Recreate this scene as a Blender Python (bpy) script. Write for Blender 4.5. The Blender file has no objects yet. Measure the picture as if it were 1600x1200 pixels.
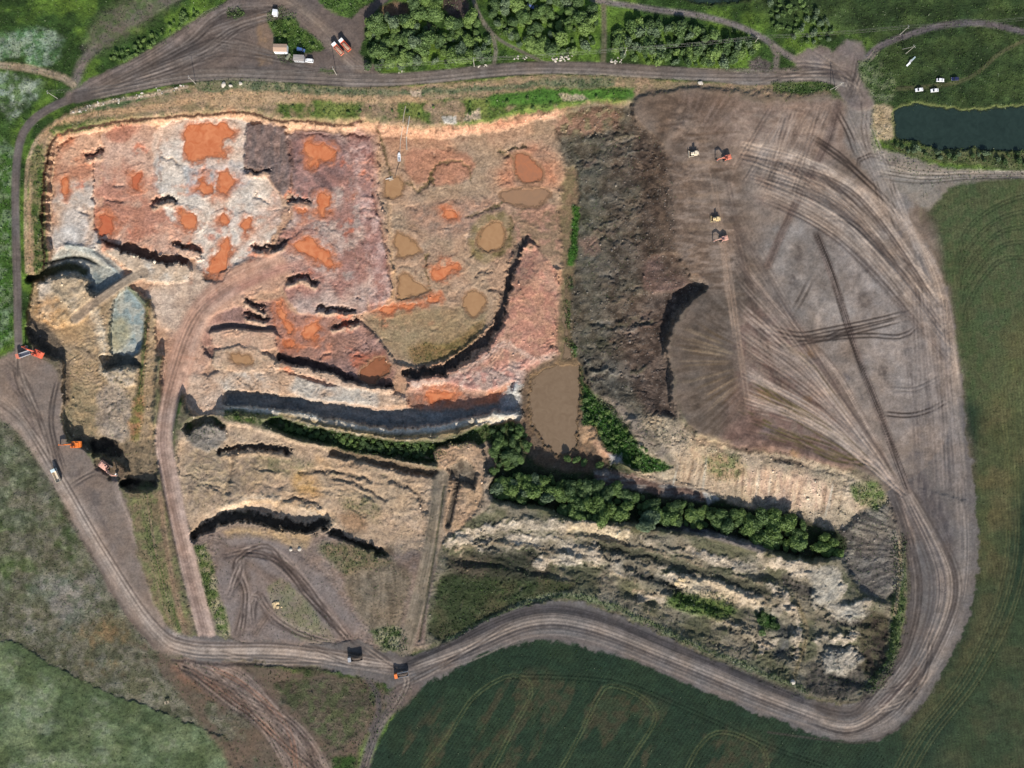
import bpy, bmesh, math, random
import numpy as np
from mathutils import Vector, Matrix

SC = bpy.context.scene
COL = SC.collection
# ------------------------------------------------------------------ camera
H = 400.0            # drone height above the reference ground, metres
S = 0.375            # metres of ground per photo pixel at z = 0
cam_d = bpy.data.cameras.new('camera')
cam_d.sensor_width = 36.0
cam_d.lens = 36.0 * H / (1600 * S)
cam_d.clip_start = 1.0
cam_d.clip_end = 30000.0
cam = bpy.data.objects.new('camera', cam_d)
cam.location = (0, 0, H)
cam.rotation_euler = (0, 0, 0)
COL.objects.link(cam)
SC.camera = cam
# ------------------------------------------------------------------ sky, sun, exposure
SUN_EL = math.radians(29.0)
SUN_H = Vector((0.17, -1.0)).normalized()          # horizontal direction towards the sun (photo bottom)
w = bpy.data.worlds.new('World'); SC.world = w; w.use_nodes = True
nt = w.node_tree; nt.nodes.clear()
sky = nt.nodes.new('ShaderNodeTexSky'); sky.sky_type = 'NISHITA'; sky.sun_disc = False
sky.sun_elevation = SUN_EL
sky.sun_rotation = math.atan2(SUN_H.x, SUN_H.y)
bg = nt.nodes.new('ShaderNodeBackground'); bg.inputs['Strength'].default_value = 0.095
wo = nt.nodes.new('ShaderNodeOutputWorld')
nt.links.new(sky.outputs[0], bg.inputs[0]); nt.links.new(bg.outputs[0], wo.inputs[0])
sun_d = bpy.data.lights.new('sun', 'SUN'); sun_d.energy = 4.3; sun_d.angle = math.radians(0.55)
sun_d.color = (1.0, 0.94, 0.86)
sun = bpy.data.objects.new('sun', sun_d)
sv = Vector((SUN_H.x * math.cos(SUN_EL), SUN_H.y * math.cos(SUN_EL), math.sin(SUN_EL)))
sun.rotation_euler = sv.to_track_quat('Z', 'Y').to_euler()
sun.location = sv * 500
COL.objects.link(sun)
vs = SC.view_settings
vs.view_transform = 'Standard'; vs.look = 'None'; vs.gamma = 1.0; vs.use_curve_mapping = False
vs.exposure = 0.80
GAIN = 1.5           # rendered value of a flat sunlit surface over its albedo
SC.cycles.max_bounces = 4; SC.cycles.diffuse_bounces = 2; SC.cycles.transparent_max_bounces = 4

# ------------------------------------------------------------------ helpers
f32 = np.float32
def lin(c):
    c = np.array(c, float) / 255.0
    return np.where(c <= 0.04045, c / 12.92, ((c + 0.055) / 1.055) ** 2.4)
def alb(c):                                        # photo colour (8-bit) -> base colour
    return np.clip(lin(c) / GAIN, 0.004, 0.85).astype(f32)
def sstep(a, b, x):
    t = np.clip((x - a) / (b - a), 0, 1); return t * t * (3 - 2 * t)
_tabs = {}
def vnoise(X, Y, seed):
    if seed not in _tabs:
        _tabs[seed] = np.random.RandomState(seed).rand(256, 256).astype(f32)
    T = _tabs[seed]
    xi = np.floor(X).astype(np.int32); yi = np.floor(Y).astype(np.int32)
    u = (X - xi).astype(f32); v = (Y - yi).astype(f32)
    u = u * u * (3 - 2 * u); v = v * v * (3 - 2 * v)
    x0 = xi & 255; x1 = (xi + 1) & 255; y0 = yi & 255; y1 = (yi + 1) & 255
    a = T[y0, x0]; b = T[y0, x1]; c = T[y1, x0]; d = T[y1, x1]
    a = a + (b - a) * u; c = c + (d - c) * u
    return a + (c - a) * v
def fbm(X, Y, scale, octs=4, seed=1, gain=0.5):    # 0..1, mean 0.5
    s = 0; a = 1.0; tot = 0; f = 1.0 / scale
    for o in range(octs):
        s = s + a * vnoise(X * f + 17.3 * o, Y * f + 9.1 * o, seed + o)
        tot += a; a *= gain; f *= 2.03
    return s / tot

# ------------------------------------------------------------------ terrain lattice (photo-pixel plan coordinates)
STEP = 1.5
def axis(n):
    core = np.arange(-45, n + 45 + STEP, STEP)
    g = []; d = STEP; p = 0.0
    while p < 9000: d *= 1.24; p += d; g.append(p)
    g = np.array(g)
    return np.concatenate([core[0] - g[::-1], core, core[-1] + g])
ax = axis(1600); ay = axis(1200)
GX, GY = np.meshgrid(ax.astype(f32), ay.astype(f32))
NY, NX = GX.shape
WA = fbm(GX, GY, 42, 5, 11) * 2 - 1                # edge warp fields
WB = fbm(GX, GY, 42, 5, 31) * 2 - 1
WC = (fbm(GX, GY, 10, 4, 51, .7) * 2 - 1) * 1.5
WD = (fbm(GX, GY, 10, 4, 61, .7) * 2 - 1) * 1.5
N_big = fbm(GX, GY, 130, 4, 71)
N_mid = fbm(GX, GY, 34, 4, 81)
N_fine = fbm(GX, GY, 9, 3, 91)
N_grain = np.random.RandomState(5).rand(NY, NX).astype(f32)
N_x = fbm(GX, GY * 0.25, 5, 3, 101)                # streaks running along y
N_y = fbm(GX * 0.25, GY, 5, 3, 111)                # streaks running along x
CO = np.zeros((NY, NX, 3), f32)
Z = np.zeros((NY, NX), f32)
RO = np.full((NY, NX), 0.12, f32)                  # roughness of relief, metres
RG = np.zeros((NY, NX), np.int8)                   # which piece of the setting a face belongs to
GR = np.zeros((NY, NX), f32)                       # weed density

def catmull(p, closed=False, seg=14.0):
    p = [np.array(q, float) for q in p]; n = len(p); out = []
    rng = range(n if closed else n - 1)
    for i in rng:
        if closed: a, b, c, d = p[(i - 1) % n], p[i], p[(i + 1) % n], p[(i + 2) % n]
        else: a, b, c, d = p[max(i - 1, 0)], p[i], p[i + 1], p[min(i + 2, n - 1)]
        k = max(1, int(np.linalg.norm(c - b) / seg))
        for j in range(k):
            t = j / k
            out.append(0.5 * ((2 * b) + (c - a) * t + (2 * a - 5 * b + 4 * c - d) * t * t + (3 * b - a - 3 * c + d) * t ** 3))
    if not closed: out.append(p[-1])
    return np.array(out)
def window(x0, y0, x1, y1):
    i0, i1 = np.searchsorted(ax, [x0, x1]); j0, j1 = np.searchsorted(ay, [y0, y1])
    return slice(max(j0 - 1, 0), min(j1 + 1, NY)), slice(max(i0 - 1, 0), min(i1 + 1, NX))
def field(pts, reach, closed, warp=0.0, fine=0.0):
    """window, distance (<= reach), arc length, signed side, inside mask"""
    m = reach + warp + fine * 1.5 + 2
    x0, y0 = pts.min(0) - m; x1, y1 = pts.max(0) + m
    sl = window(x0, y0, x1, y1)
    PX = GX[sl] + warp * WA[sl] + fine * WC[sl]; PY = GY[sl] + warp * WB[sl] + fine * WD[sl]
    D = np.full(PX.shape, reach, f32); T = np.zeros_like(D); Sd = np.zeros_like(D)
    ins = np.zeros(PX.shape, bool)
    n = len(pts); L = 0.0; oy, ox = sl[0].start, sl[1].start
    for i in range(n if closed else n - 1):
        a = pts[i]; b = pts[(i + 1) % n]; d = b - a; ll = float(d @ d)
        if ll < 1e-9: continue
        s2 = window(min(a[0], b[0]) - m, min(a[1], b[1]) - m, max(a[0], b[0]) + m, max(a[1], b[1]) + m)
        q = (slice(max(s2[0].start - oy, 0), max(s2[0].stop - oy, 0)), slice(max(s2[1].start - ox, 0), max(s2[1].stop - ox, 0)))
        rx = PX[q] - a[0]; ry = PY[q] - a[1]
        t = np.clip((rx * d[0] + ry * d[1]) / ll, 0, 1)
        ex = rx - t * d[0]; ey = ry - t * d[1]
        dist = np.sqrt(ex * ex + ey * ey); up = dist < D[q]
        l = math.sqrt(ll)
        D[q] = np.where(up, dist, D[q]); T[q] = np.where(up, L + t * l, T[q])
        Sd[q] = np.where(up, np.sign(d[0] * ry - d[1] * rx) * dist, Sd[q])
        L += l
        if closed:
            if a[1] != b[1]:
                rows = (PY > min(a[1], b[1])) & (PY <= max(a[1], b[1]))
                ins ^= rows & (PX < (PY - a[1]) * (b[0] - a[0]) / (b[1] - a[1]) + a[0])
    return sl, D, T, Sd, ins, L
def mix_into(sl, m, col=None, col2=None, nz=None, z=None, rough=None, reg=None, grass=None, regcut=0.5):
    if col is not None:
        c = alb(col)
        if col2 is not None:
            k = sstep(0.36, 0.64, (N_mid if nz is None else nz)[sl])[..., None]
            c = c * (1 - k) + alb(col2) * k
        CO[sl] = CO[sl] * (1 - m[..., None]) + c * m[..., None]
    if rough is not None: RO[sl] = RO[sl] * (1 - m) + rough * m
    if grass is not None: GR[sl] = GR[sl] * (1 - m) + grass * m
    if reg is not None: RG[sl] = np.where(m > regcut, reg, RG[sl])
def poly(pts, col=None, col2=None, nz=None, z=None, zw=6, feather=3, warp=5, fine=3, op=1.0, rough=None, reg=None, grass=None,
         smooth=True, cut=None, plane=None, rill=0.0):
    """paint a patch of ground; z blends the relief to a level over zw pixels"""
    P = catmull(pts, True) if smooth else np.array(pts, float)
    sl, D, T, Sd, ins, L = field(P, max(feather, zw if (z is not None or plane) else 0) + 3, True, warp, fine)
    sd = np.where(ins, D, -D)
    m = sstep(-feather, feather, sd) * op
    if cut is not None:                              # ragged patches: threshold a noise field
        nf, lo, hi = cut; m = m * sstep(lo, hi, nf[sl])
    mix_into(sl, m, col, col2, nz, rough=rough, reg=reg, grass=grass)
    if z is not None or plane is not None:
        k = sstep(-zw * 0.5, zw * 0.5, sd)
        if rill: k = np.clip(k + rill * 4 * k * (1 - k) * (vnoise(T / 5, T * 0, 7) - 0.5), 0, 1)
        lev = z if plane is None else plane(GX[sl], GY[sl])
        Z[sl] = Z[sl] * (1 - k) + lev * k
def stroke(pts, wd, col=None, col2=None, op=1.0, feather=2.5, warp=0.0, fine=0.0, streak=0.0, sfreq=2.2, dz=0.0, zlev=None, zw=4, rough=None,
           reg=None, grass=None, cut=None, nz=None, smooth=True, seed=3, taper=False, dash=0.0, fade=0.0):
    """paint a band along a line: roads, ruts, ridges, ditches"""
    P = catmull(pts, False) if smooth else np.array(pts, float)
    hw = wd / 2.0
    sl, D, T, Sd, ins, L = field(P, hw + feather + max(zw, 3), False, warp, fine)
    h = hw
    if taper: h = hw * np.clip(np.minimum(T, L - T) / (0.3 * L), 0.15, 1)
    m = 1 - sstep(-feather, feather, D - h)
    m = m * op
    if cut is not None: nf, lo, hi = cut; m = m * sstep(lo, hi, nf[sl])
    if fade: m = m * sstep(0, fade, np.minimum(T, L - T))
    if dash: m = m * sstep(0.3, 0.6, vnoise(T / dash, Sd * 0.0 + seed, 9))
    if streak:
        s = fbm(Sd / sfreq + 40, T / 70.0, 1.0, 3, seed) - 0.5
        c = alb(col); c2 = alb(col2 if col2 is not None else col)
        k = np.clip(0.5 + s * 2.2 * streak, 0, 1)[..., None]
        c = c * (1 - k) + c2 * k
        CO[sl] = CO[sl] * (1 - m[..., None]) + c * m[..., None]
        mix_into(sl, m, rough=rough, reg=reg, grass=grass)
    else:
        mix_into(sl, m, col, col2, nz, rough=rough, reg=reg, grass=grass)
    if dz:
        Z[sl] += dz * (1 - sstep(0, hw + zw, D)) * (m > 0 if cut is not None else 1)
    if zlev is not None:
        k = 1 - sstep(hw - zw * .5, hw + zw * .5, D)
        lv = zlev if not isinstance(zlev, (tuple, list)) else zlev[0] + (zlev[1] - zlev[0]) * T / L
        Z[sl] = Z[sl] * (1 - k) + lv * k
def ruts(pts, op=0.6, col=(78, 66, 60), gap=5.5, wd=1.7, dz=-0.12, dash=0.0, seed=3, fade=25, **k):
    """one vehicle's pair of wheel tracks"""
    P = catmull(pts, False, 10)
    d = np.gradient(P, axis=0); n = np.stack([-d[:, 1], d[:, 0]], 1); n /= np.linalg.norm(n, axis=1)[:, None] + 1e-9
    for s in (-1, 1):
        stroke(P + n * s * gap / 2, wd * 1.3, col, op=min(op * 1.1, 1), feather=1.2, dz=dz, zw=1.5, smooth=False, dash=dash, seed=seed + s, fade=fade, **k)
rnd = random.Random(4)
def bundle(A, B, n, op=0.35, col=(84, 72, 66), spread=1.0, mid=None, **k):
    """n tracks from points on line A to points on line B, bowed through mid"""
    for i in range(n):
        u = rnd.random(); v = min(max(u + rnd.uniform(-.25, .25) * spread, 0), 1)
        a = [A[0][j] + (A[1][j] - A[0][j]) * u for j in (0, 1)]; b = [B[0][j] + (B[1][j] - B[0][j]) * v for j in (0, 1)]
        pts = [a]
        if mid:
            pts.append([mid[0][j] + (mid[1][j] - mid[0][j]) * (u + v) / 2 for j in (0, 1)])
        pts.append(b)
        ruts(pts, op * rnd.uniform(.5, 1.2), col, gap=rnd.uniform(4.5, 6.5), wd=rnd.uniform(1.3, 2.6), dash=rnd.choice([0, 0, 18]), seed=rnd.randint(1, 90), **k)
# ================================================================== THE GROUND, painted layer by layer as soil, clay, sand and grass
MEADOW, ROAD, PIT, SPOIL, FIELD, TRACK, OLD, ROUGH, BANK, WEST, TOP = range(11)
# ---- far country and meadows
c1 = alb((54, 78, 34)); c2 = alb((92, 118, 46)); k = sstep(.38, .62, N_mid)[..., None]
CO[:] = c1 * (1 - k) + c2 * k
CO *= (0.75 + 0.5 * N_big)[..., None]
GR[:] = 0.35; RO[:] = 0.22
Z += ((fbm(GX, GY, 420, 3, 131) - .5) * 3.0 * sstep(0, 300, np.maximum(np.abs(GX - 800) - 760, np.abs(GY - 600) - 560))).astype(f32)
# top right meadow, duller
poly([(1180, -60), (1700, -60), (1700, 190), (1380, 170), (1340, 60), (1200, 30)], (50, 67, 36), (64, 80, 43), feather=30, warp=20)
# pale flowering weeds top left
poly([(-20, 60), (20, 48), (60, 38), (95, 50), (100, 78), (80, 100), (50, 104), (20, 92), (-20, 90)], (150, 165, 140), (88, 118, 78), N_fine, feather=5, warp=8, cut=(N_mid, .3, .5), grass=.5)
poly([(-20, 118), (20, 115), (70, 130), (60, 150), (30, 180), (-20, 205)], (158, 168, 148), (100, 120, 80), N_fine, feather=5, warp=8, cut=(N_mid, .25, .45), grass=.5)
# left verge beside the west road
poly([(-30, 240), (20, 235), (18, 400), (20, 520), (0, 545), (-30, 545)], (70, 104, 42), (110, 128, 92), N_fine, feather=4, grass=.6)
# rough grey grass, left
poly([(90, 570), (250, 560), (270, 700), (310, 1000), (250, 1010), (170, 780)], (128, 114, 90), (110, 106, 76), N_fine, feather=3, reg=BANK, grass=.15, rough=.3)
poly([(-900, 560), (0, 560), (50, 640), (110, 720), (170, 850), (240, 950), (320, 1015), (400, 1045), (440, 1080), (520, 1200), (560, 1500), (-900, 1500)], (98, 98, 76), (112, 108, 92), N_fine, feather=6, reg=ROUGH, grass=.2, rough=.18)
poly([(-20, 740), (60, 760), (110, 830), (130, 900), (60, 930), (-20, 900)], (74, 88, 52), (96, 104, 74), N_fine, feather=14, warp=14, cut=(N_mid, .4, .6))
poly([(-30, 650), (40, 700), (90, 800), (40, 830), (-30, 780)], (88, 94, 70), (112, 114, 92), N_fine, feather=14, cut=(N_mid, .35, .6))
poly([(60, 900), (140, 890), (160, 960), (110, 1010), (40, 990)], (112, 114, 98), (128, 122, 112), N_fine, feather=14, cut=(N_mid, .35, .6))
poly([(90, 1000), (170, 960), (230, 1010), (200, 1060), (110, 1040)], (124, 104, 76), (104, 96, 70), N_fine, feather=12, cut=(N_mid, .35, .6))
# lower left crop: stands about a metre high
poly([(-900, 990), (20, 1003), (80, 1038), (160, 1078), (262, 1116), (350, 1150), (372, 1190), (420, 1260), (420, 1800), (-900, 1800)], (80, 94, 62), (106, 118, 86), N_mid, z=.5, zw=2.5, feather=1.5, warp=4, fine=4, rough=.35, reg=FIELD, grass=.12, smooth=False)
poly([(-40, 1010), (60, 1045), (200, 1110), (300, 1160), (250, 1200), (-40, 1200)], (134, 142, 116), (98, 112, 80), N_fine, op=.7, feather=10, cut=(fbm(GX, GY, 55, 3, 140), .45, .65))
# the big dark crop field, right and below the ring road
FLD = [(560, 1230), (596, 1150), (636, 1085), (700, 1040), (790, 995), (900, 990), (1080, 1055), (1180, 1095), (1280, 1135), (1350, 1145), (1420, 1100), (1490, 1010), (1508, 900), (1504, 760), (1484, 600), (1454, 430), (1440, 330), (1460, 290), (1520, 280), (1620, 276), (2600, 300), (9999, 300), (9999, 9999), (500, 9999)]
poly(FLD, (40, 58, 40), (32, 50, 35), N_mid, feather=2, warp=3, reg=FIELD, grass=.06, rough=.12, smooth=False)  # crop green, made darker to stand in for cloud shade on this side
poly([(1455, 300), (1520, 280), (1620, 285), (1620, 620), (1510, 620), (1480, 450)], (86, 92, 62), (70, 82, 52), N_fine, feather=14, op=.95)
poly([(1560, 540), (1620, 500), (1620, 720), (1560, 820), (1530, 900), (1525, 760), (1540, 640)], (100, 96, 64), (84, 88, 56), N_mid, feather=24, op=.7)
poly([(1530, 700), (1575, 640), (1590, 800), (1560, 940), (1500, 1060), (1420, 1150), (1440, 1100), (1510, 1000), (1530, 860)], (98, 90, 60), (78, 82, 52), N_mid, feather=20, op=.55)
poly([(1560, 960), (1620, 930), (1620, 1200), (1470, 1200), (1500, 1100)], (78, 80, 54), (60, 72, 46), N_mid, feather=24, op=.6)
DG = fbm(GX + GY * 0.55, (GY - GX * 0.55) * .3, 26, 4, 150)
poly([(700, 1085), (800, 1050), (900, 1060), (1010, 1090), (1130, 1130), (1220, 1180), (1220, 1260), (600, 1260)], (82, 74, 54), (58, 64, 44), N_fine, feather=16, op=.55, cut=(DG, .50, .60))
for p in ([(640, 1230), (700, 1150), (740, 1090), (790, 1058), (822, 1062), (830, 1085), (812, 1120), (770, 1200), (750, 1230)],
          [(860, 1230), (900, 1160), (935, 1090), (952, 1072), (990, 1082), (1020, 1105), (1022, 1130), (990, 1180), (960, 1230)],
          [(1060, 1230), (1090, 1170), (1120, 1145), (1160, 1152), (1195, 1175), (1200, 1230)]):
    ruts(p, .38, (104, 110, 72), gap=5, wd=1.4, dz=-.2)
for off in range(5):
    ruts([(1620, 300 + off * 26), (1560, 320 + off * 22), (1510, 360 + off * 30), (1490 + off * 6, 430 + off * 25)], .3, (40, 54, 34), gap=5, wd=2, dz=-.2)
for off in (0, 14, 30):
    ruts([(1575 + off, 560), (1568 + off, 640), (1574 + off, 720), (1574 + off, 860), (1550 + off, 960), (1500 + off, 1060), (1430 + off, 1150), (1390 + off, 1220)], .3, (112, 110, 72), gap=5, wd=1.4, dz=-.2)
ruts([(800, 1055), (960, 1065), (1080, 1110), (1200, 1165), (1300, 1200)], .35, (26, 40, 26), gap=6, wd=1.8, dz=-.2)
# triangle of weeds between the lower roads
poly([(430, 1065), (520, 1060), (575, 1070), (585, 1110), (560, 1150), (530, 1180), (480, 1130)], (96, 86, 70), (78, 82, 54), N_mid, feather=5, grass=.2)
poly([(540, 1065), (578, 1068), (584, 1110), (560, 1140), (545, 1100)], (60, 84, 44), (90, 106, 70), N_fine, feather=6, grass=.9)
# brown disturbed earth, bottom centre left
poly([(200, 1010), (300, 1030), (420, 1040), (590, 1062), (640, 1080), (600, 1110), (560, 1180), (540, 1260), (400, 1260), (330, 1150), (270, 1070)], (110, 94, 80), (96, 84, 70), N_fine, feather=8, warp=10, cut=(N_mid, .25, .45), reg=TRACK)
poly([(430, 1068), (520, 1062), (575, 1072), (582, 1110), (556, 1146), (525, 1170), (480, 1130)], (96, 87, 72), (80, 84, 58), N_fine, feather=5, grass=.2, reg=ROUGH)
poly([(270, 1040), (330, 1035), (400, 1070), (440, 1120), (380, 1110), (310, 1080)], (140, 104, 84), (118, 92, 78), N_fine, feather=8, op=.7)
stroke([(300, 1040), (370, 1060), (430, 1120), (480, 1170), (510, 1230)], 36, (146, 128, 116), (96, 82, 75), streak=1.5, feather=7, reg=TRACK)
stroke([(290, 1045), (340, 1090), (400, 1130), (470, 1215)], 12, (70, 60, 55), (110, 96, 87), streak=1.5, feather=4, op=.9)
for i in range(14):
    ruts([(280 + rnd.uniform(-10, 60), 1038), (360 + rnd.uniform(-20, 40), 1085 + rnd.uniform(-20, 20)), (430 + rnd.uniform(-20, 40), 1140), (500 + rnd.uniform(-40, 30), 1230)], rnd.uniform(.4, .75), rnd.choice([(66, 56, 52), (80, 68, 62), (160, 140, 126), (150, 112, 92)]), wd=rnd.uniform(1.6, 2.8))
stroke([(650, 1072), (610, 1110), (585, 1150), (560, 1230)], 16, (116, 106, 98), (84, 78, 76), streak=1, feather=4, reg=TRACK)
stroke([(575, 1062), (590, 1085), (592, 1110), (580, 1140)], 9, (84, 78, 76), (104, 94, 88), streak=1, feather=3, reg=TRACK)
poly([(280, 640), (420, 640), (800, 650), (930, 690), (1100, 700), (1400, 760), (1430, 900), (1404, 1060), (1300, 1104), (900, 955), (700, 1014), (320, 1012)], (120, 110, 88), (98, 96, 70), N_fine, feather=4, warp=3, reg=OLD, grass=.12, rough=.35)
# ---- bank between the north road and the pit
BANKP = [(44, 300), (50, 235), (66, 205), (100, 180), (160, 160), (240, 142), (310, 130), (400, 126), (470, 134), (560, 136), (700, 130), (830, 118), (960, 118), (1080, 128), (1300, 138), (1300, 150), (1000, 160), (990, 200), (600, 215), (420, 215), (110, 235), (95, 430), (44, 430)]
poly(BANKP, (176, 148, 118), (138, 122, 92), N_fine, feather=4, reg=BANK, grass=.25, rough=.3)
poly([(300, 126), (420, 126), (520, 138), (640, 140), (760, 134), (880, 122), (960, 120), (960, 136), (840, 136), (700, 146), (560, 150), (420, 146), (310, 142)], (104, 112, 84), (130, 124, 96), N_fine, feather=3, grass=.6)
poly([(110, 172), (200, 150), (290, 136), (300, 142), (210, 160), (120, 186)], (96, 112, 74), (150, 132, 104), N_fine, feather=3, grass=.5)
poly([(320, 148), (420, 144), (560, 152), (680, 152), (690, 160), (560, 162), (440, 162), (330, 168)], (200, 166, 128), (176, 146, 112), N_fine, feather=4)
stroke([(112, 176), (170, 160), (240, 148), (292, 135)], 4, (222, 204, 184), (170, 140, 110), streak=.6, feather=2)
stroke([(60, 220), (90, 195), (150, 178), (240, 168), (330, 150)], 9, (196, 160, 124), (170, 140, 106), streak=.8, feather=3)
poly([(75, 205), (100, 192), (180, 182), (182, 190), (110, 205), (85, 215)], (96, 110, 58), (130, 122, 84), N_fine, feather=4, grass=.6)
poly([(430, 162), (500, 158), (560, 164), (640, 162), (700, 154), (800, 152), (880, 142), (990, 142), (990, 156), (900, 166), (830, 178), (760, 190), (700, 198), (640, 184), (560, 188), (470, 184), (430, 180)], (82, 106, 46), (116, 126, 66), N_mid, feather=5, grass=.5, rough=.45, cut=(N_mid, .28, .44))
poly([(760, 150), (860, 138), (990, 140), (990, 152), (880, 158), (770, 166)], (88, 128, 52), (74, 112, 44), N_mid, feather=4, grass=.5)
poly([(730, 176), (752, 170), (750, 186), (725, 188)], (200, 178, 152), feather=3); poly([(640, 140), (662, 140), (660, 148), (645, 150)], (206, 184, 160), feather=2)
poly([(872, 146), (905, 147), (918, 154), (880, 157)], (180, 166, 136), feather=2); poly([(690, 180), (710, 178), (712, 194), (695, 192)], (206, 196, 180), feather=2)
poly([(52, 230), (66, 226), (70, 300), (72, 425), (54, 430), (50, 330)], (84, 102, 50), (124, 116, 80), N_fine, feather=3, grass=.8)
stroke([(42, 425), (40, 330), (44, 250), (60, 215)], 5, (190, 164, 132), (150, 128, 100), streak=.8, feather=2)
stroke([(48, 430), (46, 330), (50, 250)], 3, (182, 150, 116), op=.8, dash=12)
# ---- the pit
PITP = [(74, 425), (70, 330), (78, 240), (92, 214), (130, 203), (200, 192), (290, 184), (400, 179), (425, 190), (470, 193), (540, 196), (585, 193), (640, 202), (720, 199), (790, 188), (850, 174), (985, 168), (1010, 220), (1010, 300), (1005, 450), (985, 560), (975, 650), (1010, 690), (960, 725), (860, 722), (800, 690), (760, 660), (690, 674), (600, 678), (500, 662), (420, 647), (330, 632), (290, 620), (250, 560), (150, 560), (60, 520), (52, 450)]
poly(PITP, (196, 158, 128), (180, 140, 112), N_fine, z=-8, zw=20, feather=3, reg=PIT, grass=0, rough=.22, rill=.5)
# dark topsoil showing in the top of the north face
stroke([(70, 428), (66, 330), (75, 240), (90, 212), (130, 200), (200, 189), (290, 181), (380, 176), (405, 178), (425, 188), (470, 190), (540, 197), (565, 190)], 4.5, (62, 46, 38), (92, 66, 50), streak=.5, feather=1.2, fine=3, dz=-1.0, zw=2)
stroke([(690, 198), (740, 203), (790, 190), (850, 176), (900, 172)], 4, (70, 56, 42), feather=1.5, fine=4, dz=-.6, zw=2, dash=20)
stroke([(96, 226), (135, 212), (200, 203), (290, 195), (390, 188), (420, 200), (470, 202), (540, 206), (580, 200)], 13, (222, 184, 148), (206, 160, 128), streak=.6, feather=4, fine=4)
stroke([(84, 400), (80, 330), (86, 245)], 8, (206, 172, 138), (170, 140, 110), streak=.8, feather=3, fine=3)
stroke([(600, 205), (650, 212), (720, 210), (790, 200), (850, 188), (880, 184)], 20, (214, 170, 136), (196, 140, 112), streak=.8, feather=6, fine=5)
# benches: floors at their own levels, colours of the clay they are cut in
poly([(84, 240), (100, 222), (156, 213), (158, 380), (140, 392), (84, 398)], (194, 136, 106), (208, 164, 134), N_mid, z=-6.6, zw=4, feather=2.5, fine=6)
poly([(86, 300), (150, 290), (156, 390), (120, 395), (84, 398)], (206, 172, 144), (196, 184, 172), N_mid, feather=10, warp=10)
poly([(95, 330), (128, 320), (132, 372), (100, 375)], (206, 198, 188), feather=8, warp=10, op=.8)
poly([(158, 214), (247, 202), (250, 300), (262, 335), (285, 345), (300, 380), (290, 402), (250, 395), (156, 376)], (192, 136, 112), (206, 168, 144), N_mid, z=-8.2, zw=3, feather=2, fine=5)
poly([(180, 300), (250, 290), (300, 370), (240, 390), (190, 370)], (210, 170, 146), (198, 148, 122), N_fine, feather=14, warp=10, op=.8, cut=(N_mid, .4, .6))
poly([(248, 200), (390, 192), (385, 260), (420, 280), (440, 330), (420, 380), (395, 420), (350, 440), (310, 420), (300, 370), (258, 335), (250, 300)], (224, 208, 190), (216, 188, 166), N_mid, z=-8.4, zw=3, feather=3, fine=4)
poly([(250, 240), (290, 250), (380, 260), (390, 290), (330, 300), (260, 310)], (196, 196, 192), (178, 176, 172), N_fine, feather=8, warp=12, cut=(N_mid, .35, .55))
poly([(300, 260), (430, 300), (400, 400), (310, 400)], (206, 162, 138), (214, 188, 168), N_fine, feather=8, warp=12, op=.7, cut=(N_mid, .5, .62))
poly([(388, 196), (440, 196), (455, 215), (456, 300), (440, 310), (415, 270), (384, 262)], (140, 116, 106), (120, 104, 98), N_x, z=-6.2, zw=4, feather=3, fine=4, rough=.5)
poly([(452, 208), (560, 212), (578, 215), (584, 300), (604, 400), (610, 462), (590, 482), (540, 500), (470, 490), (440, 440), (400, 430), (430, 380), (460, 330), (456, 260)], (168, 124, 110), (186, 160, 146), N_mid, z=-7.2, zw=4, feather=3, fine=4, rough=.3)
poly([(470, 300), (560, 260), (580, 340), (570, 430), (500, 440)], (190, 168, 154), (162, 122, 110), N_fine, feather=14, warp=14, op=.8, cut=(fbm(GX, GY, 16, 4, 160), .46, .6))
poly([(458, 212), (530, 214), (545, 250), (520, 300), (480, 312), (458, 300)], (132, 104, 100), (150, 112, 104), N_fine, feather=10, op=.85)
poly([(540, 210), (580, 214), (600, 380), (608, 460), (590, 478), (575, 400), (560, 300)], (168, 116, 104), (188, 150, 138), N_fine, feather=8, op=.7)
stroke([(456, 208), (520, 212), (575, 218), (584, 300), (604, 395), (611, 462)], 2.5, (110, 70, 58), op=.7, dash=8, fine=4, dz=-.5, zw=2)
stroke([(452, 215), (456, 270), (455, 305)], 3, (96, 70, 60), op=.8, dash=6, fine=5, dz=-.6, zw=2)
stroke([(250, 210), (249, 250), (250, 300)], 2.5, (140, 96, 76), op=.7, dash=6, fine=5, dz=-.3, zw=2)
stroke([(157, 215), (158, 290), (156, 376)], 4, (214, 166, 132), op=.8, fine=5, dash=6)
# tan floor with the sump, lower
poly([(592, 214), (640, 212), (720, 210), (800, 200), (880, 188), (892, 300), (886, 400), (862, 420), (825, 372), (800, 395), (790, 440), (770, 500), (720, 545), (670, 575), (630, 572), (585, 545), (562, 515), (575, 488), (618, 468), (612, 400), (595, 300)], (184, 150, 122), (168, 142, 116), N_mid, z=-10, zw=5, feather=4, fine=4, rough=.3)
poly([(600, 200), (700, 215), (690, 250), (610, 240)], (190, 142, 112), (176, 134, 104), N_fine, feather=10, op=.8)
poly([(640, 235), (730, 240), (735, 275), (690, 290), (640, 280)], (184, 132, 104), (176, 124, 98), N_fine, feather=4, op=.9)
poly([(660, 320), (770, 310), (790, 340), (700, 370), (640, 340)], (152, 126, 110), (168, 130, 108), N_fine, feather=12, op=.8)
poly([(770, 400), (800, 330), (870, 320), (885, 400), (840, 400)], (148, 122, 96), (160, 120, 100), N_fine, feather=10, op=.8)
poly([(575, 500), (640, 485), (720, 480), (760, 470), (750, 520), (690, 555), (630, 560)], (166, 140, 106), (146, 126, 94), N_fine, feather=8, op=.9)
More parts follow.
